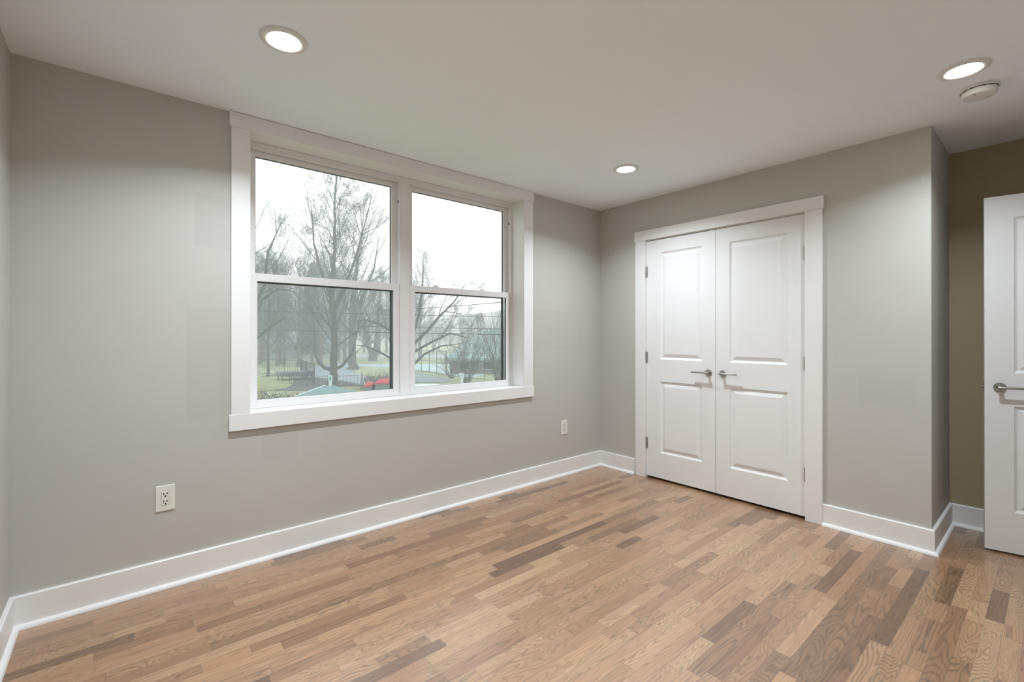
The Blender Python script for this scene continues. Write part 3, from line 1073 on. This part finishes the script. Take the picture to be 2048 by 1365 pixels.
tree('bare_tree', S(-19.9, 34.2), 'bare tree at the left window edge, only its leaning limbs in view',
     [([(0, 0, -0.1), (0.0, 0, 2.4), (0.1, 0, 4.4)], [0.34, 0.28, 0.22]),
      ([(0.1, 0, 3.0), (0.9, 0, 3.9), (2.0, 0, 4.8), (3.2, 0, 5.6)], [0.13, 0.11, 0.08, 0.03]),
      ([(0.1, 0, 4.0), (0.8, 0, 6.2), (1.6, 0, 7.9), (1.9, 0, 10.4), (2.9, 0, 12.6)], [0.19, 0.15, 0.12, 0.08, 0.02]),
      ([(0.9, 0, 5.6), (1.5, 0, 6.9), (2.6, 0, 7.7), (4.0, 0, 7.4)], [0.11, 0.1, 0.07, 0.02]),
      ([(0.0, 0, 4.2), (-0.6, 0, 7.0), (0.4, 0, 9.6), (0.7, 0, 12.6)], [0.16, 0.13, 0.09, 0.02])],
     [(1, 0.6, (0.6, 0, 0.6), 2.6, 0.04, 2), (2, 0.4, (0.9, 0, 0.3), 3.2, 0.05, 3), (2, 0.6, (0.8, 0.1, 0.7), 3.6, 0.05, 3), (2, 0.8, (0.8, -0.1, 0.9), 3.0, 0.04, 2), (2, 0.9, (0.0, 0, 1), 2.6, 0.03, 2),
      (3, 0.5, (0.5, 0, 0.9), 2.8, 0.04, 3), (3, 0.8, (0.6, 0, -0.2), 2.2, 0.03, 2), (4, 0.4, (0.7, 0, 0.9), 3.2, 0.05, 3), (4, 0.7, (0.8, 0.1, 0.7), 3.2, 0.04, 3), (4, 0.9, (0.6, 0, 1.0), 2.6, 0.03, 2)],
     31)
tree('bare_tree', S(-9.0, 40.4), 'bare tree hidden behind the mullion, its limbs arching into both windows',
     [([(0, 0, -0.1), (0.0, 0, 1.6), (0.1, 0, 3.4)], [0.30, 0.26, 0.20]),
      ([(0.0, 0, 1.2), (-1.0, 0, 1.9), (-2.4, 0, 2.7), (-3.6, 0, 3.25), (-4.7, 0, 3.4)], [0.13, 0.12, 0.09, 0.06, 0.02]),
      ([(0.0, 0, 3.0), (-1.1, 0, 4.3), (-2.5, 0, 5.2), (-3.9, 0, 5.6), (-4.8, 0, 5.4)], [0.13, 0.11, 0.08, 0.05, 0.02]),
      ([(0.1, 0, 3.2), (1.6, 0, 4.6), (2.9, 0, 6.1), (4.0, 0, 7.2), (5.0, 0, 8.8)], [0.15, 0.13, 0.10, 0.07, 0.02]),
      ([(0.1, 0, 3.2), (0.9, 0, 6.2), (1.2, 0, 8.6), (1.3, 0, 11.2)], [0.14, 0.11, 0.07, 0.02]),
      ([(0.1, 0, 1.4), (1.4, 0, 2.6), (2.8, 0, 3.3), (4.6, 0, 3.5)], [0.12, 0.10, 0.07, 0.02]),
      ([(0.1, 0, 2.6), (1.9, 0, 3.6), (3.6, 0, 4.4), (5.6, 0, 3.9)], [0.12, 0.10, 0.07, 0.02])],
     [(1, 0.5, (-0.6, 0, 0.8), 2.6, 0.04, 2), (1, 0.75, (-0.7, 0, 0.6), 2.2, 0.03, 2), (2, 0.4, (-0.3, 0.2, 1.0), 3.4, 0.05, 3), (2, 0.65, (-0.5, 0, 0.9), 2.8, 0.04, 3), (2, 0.6, (-0.6, 0, -0.5), 2.2, 0.03, 2),
      (3, 0.45, (0.2, 0, 1), 3.2, 0.05, 2), (3, 0.6, (0.9, 0, 0.3), 3.0, 0.045, 3), (3, 0.8, (0.8, 0, 0.5), 2.6, 0.03, 2), (3, 0.55, (0.8, 0.1, -0.3), 2.6, 0.04, 3), (4, 0.5, (0.7, 0, 0.8), 2.8, 0.04, 2), (4, 0.8, (0.6, 0, 0.9), 2.2, 0.03, 2),
      (4, 0.6, (-0.6, 0, 0.8), 2.4, 0.03, 2), (5, 0.5, (0.5, 0, 0.8), 2.4, 0.035, 3), (5, 0.8, (0.7, 0, -0.4), 2.0, 0.03, 2), (6, 0.5, (0.6, 0.2, 0.8), 2.8, 0.04, 3), (6, 0.75, (0.8, 0, 0.2), 2.4, 0.035, 3), (0, 0.9, (0.2, 0, 1), 4.5, 0.07, 3)],
     41)
tree('bare_tree', S(-22.9, 76.0), 'bare tree with a forked double trunk by the far street',
     [([(0, 0, -0.1), (-0.1, 0, 1.0), (-0.9, 0, 3.4), (-1.6, 0, 7.0), (-2.0, 0, 12.0)], [0.62, 0.5, 0.34, 0.22, 0.05]),
      ([(0.3, 0, -0.1), (0.35, 0, 1.0), (0.7, 0, 3.6), (0.9, 0, 8.0), (1.8, 0, 13.5)], [0.55, 0.45, 0.36, 0.22, 0.05])],
     auto_limbs(10, 0.4, 0.95, 5.0, 0.12, 2, 3) + [(1, 0.4, (0.8, 0, 0.6), 5, 0.1, 2), (1, 0.6, (0.7, 0.2, 0.8), 5, 0.1, 2), (1, 0.75, (0.9, 0, 0.5), 5, 0.09, 2), (1, 0.9, (0.2, 0, 1), 4, 0.07, 2), (1, 0.7, (-0.5, 0, 1), 4, 0.07, 2)], 51)
tree('bare_tree', S(-28.4, 62.0), 'slender straight bare tree left of the big tree, beyond the lawn edge',
     [([(0, 0, -0.1), (0.0, 0, 2.0), (-0.1, 0, 7.0), (0.1, 0, 13.5)], [0.34, 0.26, 0.20, 0.04])],
     auto_limbs(14, 0.3, 0.95, 4.4, 0.08, 3, 13), 61, flare=1.6)
tree('bare_tree', S(-25.0, 47.5), 'slim dark bare tree rising beside the black fence',
     [([(0, 0, -0.1), (0.0, 0, 3.0), (0.15, 0, 7.0), (0.0, 0, 11.0)], [0.16, 0.13, 0.10, 0.03])],
     auto_limbs(14, 0.3, 0.95, 4.0, 0.06, 3, 19), 67)

# misty rows of bare trees in the background: three kinds, copied
def backdrop(seed, hgt, n, wide):
    rng = random.Random(seed)
    lean = rng.gauss(0, 0.4)
    return tree('background_tree', S(0, 90), '', [([(0, 0, -0.1), (0, 0, hgt * 0.3), (lean, 0, hgt * 0.65), (lean * 1.3, 0, hgt)], [0.34, 0.27, 0.18, 0.03])],
                auto_limbs(n, 0.16, 0.97, wide, 0.10, 3, seed + 1), seed + 2, 'bark2', 'twig', kids=(4, 6, 7, 6))


def copy_tree_obj(o, parent=None):
    c_ = o.copy()
    C.objects.link(c_)
    if parent is not None:
        c_.parent = parent
        c_.matrix_parent_inverse = o.matrix_parent_inverse.copy()
    for ch in [k for k in bpy.data.objects if k.parent == o]:
        copy_tree_obj(ch, c_)
    return c_


kinds = [backdrop(101, 15.0, 22, 5.4), backdrop(202, 12.5, 20, 5.2), backdrop(303, 17.0, 24, 5.8)]
spots = []
rng = random.Random(5)
for i in range(24):      # left: dense wood behind the street
    spots.append((-62 + i * 1.9 + rng.uniform(-1, 1), 92 + rng.uniform(-12, 26), i % 3, rng.uniform(0.85, 1.1), 0))
for i in range(12):      # nearer on the left
    spots.append((-42 + i * 1.5 + rng.uniform(-.8, .8), 70 + rng.uniform(-8, 8), (i + 1) % 3, rng.uniform(0.72, 0.95), 0))
for i in range(14):      # behind the court, lower
    spots.append((-25 + i * 2.3 + rng.uniform(-1, 1), 112 + rng.uniform(-12, 16), (i + 2) % 3, rng.uniform(0.42, 0.60), 1))
used = set()
for (a, d, kd, sc, zone) in spots:
    o = kinds[kd]
    if kd in used:
        o = copy_tree_obj(kinds[kd])
    used.add(kd)
    p = S(a, d)
    o.matrix_basis = Matrix.Translation(p) @ Matrix.Rotation(rng.random() * 6.28, 4, 'Z') @ Matrix.Scale(sc, 4)
    if zone == 0:
        tag(o, 'bare tree in the misty wood filling the background of the left window', 'tree', group='misty background wood')
    else:
        tag(o, 'low misty bare tree in the row behind the pale roofed house', 'tree', group='misty trees behind the house')


def conifer(a, d, hgt, rad, seed, label):
    rng = random.Random(seed)
    t = empty('conifer_tree', S(a, d))
    R_ = S(a, d)
    MB().tube([R_, R_ + Vector((0, 0, hgt * 0.96))], [0.22, 0.02], 8).build('trunk', M['bark'], t)
    mb = MB()
    n = 420
    for i in range(n):
        z = hgt * (0.10 + 0.9 * (i / n))
        rr = rad * (1 - (z / hgt)) ** 0.75 * (0.65 + 0.5 * rng.random()) + 0.12
        an = rng.random() * 2 * PI
        dx, dy = math.cos(an), math.sin(an)
        p0 = R_ + Vector((0, 0, z))
        p1 = p0 + Vector((dx * rr * 0.55, dy * rr * 0.55, 0.08 * rr))
        p2 = p0 + Vector((dx * rr, dy * rr, -0.22 * rr))
        mb.tube([p0, p1, p2], [0.09, 0.16, 0.03], 4, caps=False)
        for q in range(3):
            u = rng.uniform(0.4, 1)
            b0 = p0.lerp(p2, u)
            b1 = b0 + Vector((rng.gauss(0, 0.3), rng.gauss(0, 0.3), -0.18))
            mb.tube([b0, b1], [0.09, 0.02], 3, caps=False)
    mb.build('foliage', M['needle'], t)
    tag(t, label, 'tree')


conifer(-30.2, 70.0, 15.2, 2.6, 5, 'tall dark conifer left of the big tree in the left window')


# ---- upright multi-stem shrubs in front of the house
def shrub(a, d, hgt, wid, n, seed, label, m='bark2'):
    rng = random.Random(seed)
    R_ = S(a, d)
    t = empty('bare_shrub', R_)
    tag(t, label, 'shrub')
    mt, mn = MB(), MB()
    for i in range(n):
        an = rng.random() * 2 * PI
        ou = math.sqrt(rng.random())
        dv = Vector((math.cos(an) * ou * wid / hgt, math.sin(an) * ou * wid / hgt, 1))
        p0 = R_ + Vector((math.cos(an), math.sin(an), 0)) * 0.25 * ou
        grow(mt, mn, p0, dv, hgt * rng.uniform(0.65, 1.0), 0.032, 2, rng, (2, 3, 5), up=0.06, thin_r=0.02, spread=0.32)
    mt.build('stems', M[m], t)
    mn.build('twigs', M['twig'], t)


shrub(-3.9, 39.6, 4.8, 1.9, 26, 71, 'bare multi-stemmed shrub beside the white post sign in the right window')
shrub(-1.1, 40.2, 5.6, 2.6, 34, 72, 'tall bare multi-stemmed shrub at the right edge of the right window')
shrub(1.6, 42.0, 5.4, 2.2, 20, 73, 'bare shrub mostly cut off by the right window edge', 'bark2')
shrub(-5.9, 45.5, 2.4, 1.6, 14, 74, 'low bare shrub in front of the court fence')

# hedge, bottom left of the left window
hm = MB()
rng = random.Random(9)
for i in range(1500):
    a = rng.uniform(-14.5, -9.3)
    d = rng.uniform(20.5, 24.0)
    p0 = S(a, d, rng.uniform(0, 1.15))
    p1 = p0 + Vector((rng.gauss(0, 0.3), rng.gauss(0, 0.3), rng.uniform(0.1, 0.5)))
    hm.tube([p0, p1], [0.018, 0.006], 3, caps=False)
tag(hm.build('hedge', M['hedge']), 'tangled brown winter hedge at the bottom left of the left window', 'hedge')
hm = MB()
for i in range(900):
    a = rng.uniform(-11.6, -8.0)
    d = rng.uniform(34.5, 37.5)
    p0 = S(a, d, rng.uniform(0, 0.9))
    p1 = p0 + Vector((rng.gauss(0, 0.25), rng.gauss(0, 0.25), rng.uniform(0.1, 0.6)))
    hm.tube([p0, p1], [0.014, 0.005], 3, caps=False)
tag(hm.build('bramble_bush', M['hedge']), 'thin grey brown bush behind the red lidded bins', 'bush')


# ---- fences
def fence(name, label, posts, hgt, rails, step, pr, m, base=0.0, cat='fence'):
    t = empty(name, S(posts[0][0], posts[0][1]))
    tag(t, label, cat)
    for i, (a, d) in enumerate(posts):
        p = S(a, d, base)
        MB().tube([p, p + Vector((0, 0, hgt + 0.08))], pr * 1.6, 6).build('fence_post', m, t)
    for i in range(len(posts) - 1):
        A, B = S(*posts[i], base), S(*posts[i + 1], base)
        mb = MB()
        for h_ in rails:
            if not step:
                MB().tube([A + Vector((0, 0, h_)), B + Vector((0, 0, h_))], pr, 5).build('fence_rail', m, t)
                continue
            mb.tube([A + Vector((0, 0, h_)), B + Vector((0, 0, h_))], pr, 5)
        if step:
            n = max(2, int((B - A).length / step))
            for k_ in range(1, n):
                q = A.lerp(B, k_ / n)
                mb.tube([q + Vector((0, 0, 0.08)), q + Vector((0, 0, hgt))], pr * 0.75, 4, caps=False)
        if step:
            mb.build('fence_panel', m, t)


fence('metal_fence', 'black metal picket fence around the mossy lawn in the left window',
      [(-28.5, 50.5), (-26.2, 49.6), (-23.9, 48.7), (-21.9, 48.0), (-19.6, 44.2), (-17.4, 40.8)], 1.75, (0.15, 1.6), 0.34, 0.024, M['iron'])
fence('garden_fence', 'low dark wire fence along the leafy bed by the driveway',
      [(-19.2, 40.0), (-17.0, 38.5), (-14.8, 37.2), (-12.6, 38.8), (-10.9, 36.6)], 0.95, (0.12, 0.9), 0.30, 0.014, M['iron'])
fence('court_fence', 'tall thin post fence around the pale court in the right window',
      [(-13.5, 56.2), (-10.6, 54.2), (-9.4, 52.6), (-8.2, 50.6), (-6.9, 48.6), (-5.0, 46.2), (-2.6, 44.2)], 2.5, (0.05, 1.3, 2.5), 0, 0.022, M['iron'])
# dark covered play equipment inside the fence
t = empty('covered_table', S(-20.6, 44.0))
tag(t, 'dark blue covered table inside the black fence', 'table')
p = S(-20.6, 44.0)
mb = MB()
mb.box(p.x - 1.5, p.x + 1.5, p.y - 0.9, p.y + 0.9, p.z + 0.45, p.z + 0.82)
mb.build('cover', M['cover'], t, 0.08)
for sx in (-1.3, 1.3):
    for sy in (-0.7, 0.7):
        MB().tube([(p.x + sx, p.y + sy, p.z), (p.x + sx, p.y + sy, p.z + 0.5)], 0.05, 6).build('leg', M['iron'], t)


# ---- white post signs
def post_sign(a, d, z0, z1, w_, label, kind):
    p = S(a, d)
    t = empty('post_sign', p, -YAW)
    tag(t, label, 'sign')
    hh = z1 - z0
    MB().box(-0.10, 0.10, 0.0, 0.06, 0, z0 + 0.05).build('post', M['sign'], t, mw=1)
    pl = MB().box(-w_ / 2, w_ / 2, -0.02, 0.0, z0, z1).build('sign_board', M['sign'], t, mw=1)
    if kind == 0:
        MB().box(-w_ * 0.30, w_ * 0.30, -0.025, -0.02, z0 + hh * 0.18, z0 + hh * 0.80).build('printed_square', M['teal'], pl, mw=1)
        MB().box(-w_ * 0.10, w_ * 0.14, -0.028, -0.025, z0 + hh * 0.36, z0 + hh * 0.56).build('printed_symbol', M['signdark'], pl, mw=1)
    else:
        for xx in (-0.18, 0.14):
            MB().box(w_ * xx - 0.014, w_ * xx + 0.014, -0.025, -0.02, z0 + hh * 0.25, z0 + hh * 0.78).build('printed_stroke', M['signdark'], pl, mw=1)


post_sign(-12.9, 32.9, 0.99, 1.38, 0.31, 'white post sign with a teal square in front of the big trunk', 0)
post_sign(-3.9, 36.0, 0.92, 1.30, 0.33, 'white post sign with two dark strokes beside the shrub', 1)


# ---- red lidded bins
def bin_(a, d, w_, dep, hgt, label, rot, wheels):
    p = S(a, d)
    t = empty('lidded_bin', p, -YAW + rot)
    tag(t, label, 'bin')
    mb = MB()
    n = 2
    mb.add([(-w_ * .45, -dep * .42, 0.05), (w_ * .45, -dep * .42, 0.05), (w_ * .45, dep * .42, 0.05), (-w_ * .45, dep * .42, 0.05),
            (-w_ * .5, -dep * .5, hgt), (w_ * .5, -dep * .5, hgt), (w_ * .5, dep * .5, hgt), (-w_ * .5, dep * .5, hgt)],
           [(0, 1, 2, 3), (4, 5, 6, 7), (0, 1, 5, 4), (1, 2, 6, 5), (2, 3, 7, 6), (3, 0, 4, 7)])
    for k_ in range(7):
        xx = -w_ * .40 + w_ * .8 * k_ / 6
        mb.box(xx - 0.018, xx + 0.018, -dep * .51, -dep * .44, 0.15, hgt - 0.05)
    mb.build('bin_body', M['bin'], t, 0.015, mw=1)
    # domed lid
    vs, fs = [], []
    nx, ny = 14, 8
    for j in range(ny + 1):
        for i in range(nx + 1):
            u, v = i / nx * 2 - 1, j / ny * 2 - 1
            z = hgt + 0.02 + 0.26 * (1 - abs(u) ** 3.0) * (1 - abs(v) ** 2.4) + 0.05 * u
            vs.append((u * w_ * .55, v * dep * .56, z))
    for j in range(ny):
        for i in range(nx):
            q = j * (nx + 1) + i
            fs.append((q, q + 1, q + nx + 2, q + nx + 1))
    l_ = MB().add(vs, fs)
    l_.box(-w_ * .55, w_ * .55, -dep * .57, -dep * .53, hgt - 0.07, hgt + 0.03)
    l_.box(-w_ * .55, w_ * .55, dep * .53, dep * .57, hgt - 0.07, hgt + 0.03)
    l_.box(-w_ * .56, -w_ * .53, -dep * .56, dep * .56, hgt - 0.07, hgt + 0.03)
    l_.box(w_ * .53, w_ * .56, -dep * .56, dep * .56, hgt - 0.07, hgt + 0.07)
    l_.build('lid', M['red'], t, mw=1)
    for sx in (-1, 1):
        MB().lathe([(0, -0.04), (0.12, -0.04), (0.12, 0.04), (0, 0.04)], (sx * w_ * 0.36, dep * 0.40, 0.12), 'x', 16).build('wheel', M['tyre'], t, mw=1)


bin_(-8.85, 32.0, 1.02, 0.8, 0.98, 'larger grey bin under a long curved red lid', 0.12, True)
bin_(-9.80, 31.9, 0.52, 0.6, 0.78, 'smaller bin with a red lid, left of the larger one', -0.1, True)

# ---- shed with hipped roof close by, only the roof top shows
p = S(-7.85, 20.0)
t = empty('garden_shed', p, -YAW - 0.25)
tag(t, 'grey green shingled shed roof poking up at the bottom of the left window', 'shed')
MB().box(-1.5, 1.5, -1.4, 1.4, 0, 1.35).build('shed_wall', M['palewall'], t, mw=1)
zt, zb = 2.06, 1.30
rf = MB()
rf.add([(-1.8, -1.7, zb), (1.8, -1.7, zb), (1.8, 1.7, zb), (-1.8, 1.7, zb), (-0.25, 0, zt), (0.25, 0, zt)],
       [(0, 1, 5, 4), (1, 2, 5), (2, 3, 4, 5), (3, 0, 4), (3, 2, 1, 0)])
rf.build('roof', M['shingle'], t, mw=1)
MB().tube([(-1.8, -1.7, zb + 0.01), (-0.25, 0, zt + 0.01)], 0.03, 6).build('roof_edge', M['sign'], t, mw=1)
MB().tube([(1.8, -1.7, zb + 0.01), (0.25, 0, zt + 0.01)], 0.02, 6).build('roof_edge', M['shingle'], t, mw=1)


# ---- houses
def house(name, a, d, w_, dep, eave, ridge, label, roofm, wallm, wins, rot=0.0, over=0.5, hip=0.35):
    t = empty(name, S(a, d), -YAW + rot)
    tag(t, label, 'house')
    MB().box(-w_ / 2, w_ / 2, 0, dep, 0, eave + 0.05).build('house_wall', wallm, t, mw=1)
    x0, x1, y0, y1 = -w_ / 2 - over, w_ / 2 + over, -over, dep + over
    hp = w_ * hip
    r_ = MB().add([(x0, y0, eave), (x1, y0, eave), (x1, y1, eave), (x0, y1, eave), (x0 + hp, dep / 2, ridge), (x1 - hp, dep / 2, ridge),
                   (x0, y0, eave - 0.25), (x1, y0, eave - 0.25), (x1, y1, eave - 0.25), (x0, y1, eave - 0.25)],
                  [(0, 1, 5, 4), (1, 2, 5), (2, 3, 4, 5), (3, 0, 4), (6, 7, 1, 0), (7, 8, 2, 1), (8, 9, 3, 2), (9, 6, 0, 3), (9, 8, 7, 6)])
    r_.build('roof', roofm, t, mw=1)
    for (x, z, ww, hh) in wins:
        f = MB().frame(x - ww / 2, x + ww / 2, z, z + hh, 0.07, 0.07, 0.07, 0.07, -0.04, 0.02).build('window_frame', M['palewall'], t, mw=1)
        MB().box(x - ww / 2 + 0.05, x + ww / 2 - 0.05, -0.01, 0.01, z + 0.05, z + hh - 0.05).build('pane', M['carglass'], f, mw=1)
    return t


house('house', 2.0, 50.5, 17.5, 11.0, 1.75, 4.95, 'low house with a broad pale green roof behind the shrubs', M['paleroof'], M['brownwall'],
      [(-7.2, 0.5, 1.2, 0.9), (-4.6, 0.5, 1.2, 0.9), (-1.8, 0.5, 1.2, 0.9), (1.2, 0.5, 1.2, 0.9)], 0.0, 0.6, 0.22)
house('cottage', -35.5, 84.0, 9.0, 7.0, 2.4, 4.6, 'small pale house with a slate roof far behind the big tree', M['greyroof'], M['palewall'],
      [(-2.5, 0.8, 1.1, 1.1), (0.6, 0.8, 1.1, 1.1), (3.0, 0.8, 1.1, 1.1)], 0.1)
house('cottage', -43.0, 80.0, 8.0, 7.0, 2.6, 5.2, 'blue grey house half hidden by trees at the left window edge', M['greyroof'], M['greyroof'],
      [(-1.5, 0.9, 1.1, 1.1), (2.0, 0.9, 1.1, 1.1)], -0.1)

# ---- white car below the right window
p = S(-4.95, 25.6)
t = empty('car', p, -YAW - 0.05)
tag(t, 'white car of which only the roof shows at the bottom of the right window', 'car')
sec = [(-2.2, 0.35), (-2.25, 0.75), (-1.35, 0.95), (-0.75, 1.42), (-0.3, 1.50), (0.7, 1.50), (1.25, 1.40), (1.85, 0.98), (2.2, 0.90), (2.25, 0.40)]
vs, fs = [], []
cols = [(-0.86, 0.0), (-0.80, 0.0), (-0.62, 1.0), (0.0, 1.03), (0.62, 1.0), (0.80, 0.0), (0.86, 0.0)]
n = len(sec)
for (yy, k_) in cols:
    for (x, z) in sec:
        zz = z
        if abs(yy) > 0.7 and z > 0.95:
            zz = 0.95
        if abs(yy) > 0.85:
            zz = min(zz, 0.85)
        if k_ > 1 and z > 0.9:
            zz = z + 0.035
        vs.append((x, yy, zz))
for j in range(len(cols) - 1):
    for i in range(n):
        fs.append((j * n + i, j * n + (i + 1) % n, (j + 1) * n + (i + 1) % n, (j + 1) * n + i))
fs.append(tuple(range(n))); fs.append(tuple((len(cols) - 1) * n + i for i in range(n)))
MB().add(vs, fs).build('car_body', M['white'], t, 0.03, mw=1)
for (x0_, z0_, x1_, z1_) in ((-1.30, 0.97, -0.80, 1.36), (1.82, 1.0, 1.30, 1.36)):
    MB().add([(x0_ - 0.01, -0.6, z0_ + 0.03), (x0_ - 0.01, 0.6, z0_ + 0.03), (x1_ - 0.01, 0.5, z1_ + 0.04), (x1_ - 0.01, -0.5, z1_ + 0.04)], [(0, 1, 2, 3)]).build('windscreen', M['carglass'], t, mw=1)
for sx in (-1.4, 1.4):
    for sy in (-0.78, 0.78):
        MB().lathe([(0, -0.1), (0.31, -0.1), (0.32, 0.0), (0.31, 0.1), (0, 0.1)], (sx, sy, 0.32), 'y', 20).build('wheel', M['tyre'], t, mw=1)


# ---- overhead cables
def cable(x0, y0, d0, x1, y1, d1, sag, label, r=0.018):
    """from bearing/height at distance d0 to the same at d1, continued past both window edges"""
    def P(x, y, d):
        return S((x - 1024) / 927.087 * d, d, 4.2457 - (y - 669.3) / 927.087 * d)
    A, B = P(x0, y0, d0), P(x1, y1, d1)
    A2, B2 = A + (A - B) * 0.25, B + (B - A) * 0.25
    pts = []
    for i in range(25):
        u = i / 24
        q = A2.lerp(B2, u)
        q.z -= sag * (1 - (2 * u - 1) ** 2) - sag * 0.55
        pts.append(q)
    o = MB().tube(pts, r, 5).build('overhead_cable', M['wire'])
    tag(o, label, 'cable')


cable(400, 617, 36, 1010, 633, 31, 0.10, 'overhead cable crossing both lower panes, upper one')
cable(400, 655, 36, 1060, 669, 31, 0.10, 'overhead cable crossing both lower panes just above eye level', 0.022)
cable(780, 653, 33, 1060, 657, 30, 0.05, 'overhead cable across the right pane at the house ridge', 0.016)
cable(800, 618, 34, 1060, 598, 22, 0.12, 'overhead cable rising to the right across the right lower pane')
cable(700, 538, 40, 1060, 578, 30, 0.08, 'upper of the two faint cables in the right upper pane', 0.012)
cable(700, 548, 40, 1060, 583, 30, 0.08, 'lower of the two faint cables in the right upper pane', 0.012)

# ---- distant hill
hv, hf = [], []
NH = 60
for j in range(5):
    for i in range(NH + 1):
        a = -180 + 420 * i / NH
        prof = 4 + 15 * math.exp(-((a + 8) / 40) ** 2) + 11 * math.exp(-((a + 95) / 45) ** 2) + 1.2 * math.sin(i * 1.3) + 0.7 * math.sin(i * 3.1)
        hh = (0, 0.55, 0.88, 1.0, 0.8)[j] * prof
        q = S(a, 225 + j * 18, hh - 0.5)
        hv.append(tuple(q))
for j in range(4):
    for i in range(NH):
        q = j * (NH + 1) + i
        hf.append((q, q + 1, q + NH + 2, q + NH + 1))
struct(MB().add(hv, hf).build('hill', M['hill'], None, 0, True), 'misty blue grey hill on the horizon in the right window', 'hill')

# ---- mist
fog = bpy.data.materials.new('mist')
fog.use_nodes = True
nt = fog.node_tree
nt.nodes.remove(nt.nodes['Principled BSDF'])
vsn = nt.nodes.new('ShaderNodeVolumeScatter')
vsn.inputs['Color'].default_value = (0.965, 0.985, 0.99, 1)
vsn.inputs['Density'].default_value = 0.0052
vsn.inputs['Anisotropy'].default_value = 0.0
nt.links.new(vsn.outputs[0], nt.nodes['Material Output'].inputs['Volume'])
fo = MB().box(-190, 420, 2.0, 430, GZ - 0.6, 13).build('mist', fog)
tag(fo, 'thin winter mist over the grounds outside the window', 'mist', 'structure')
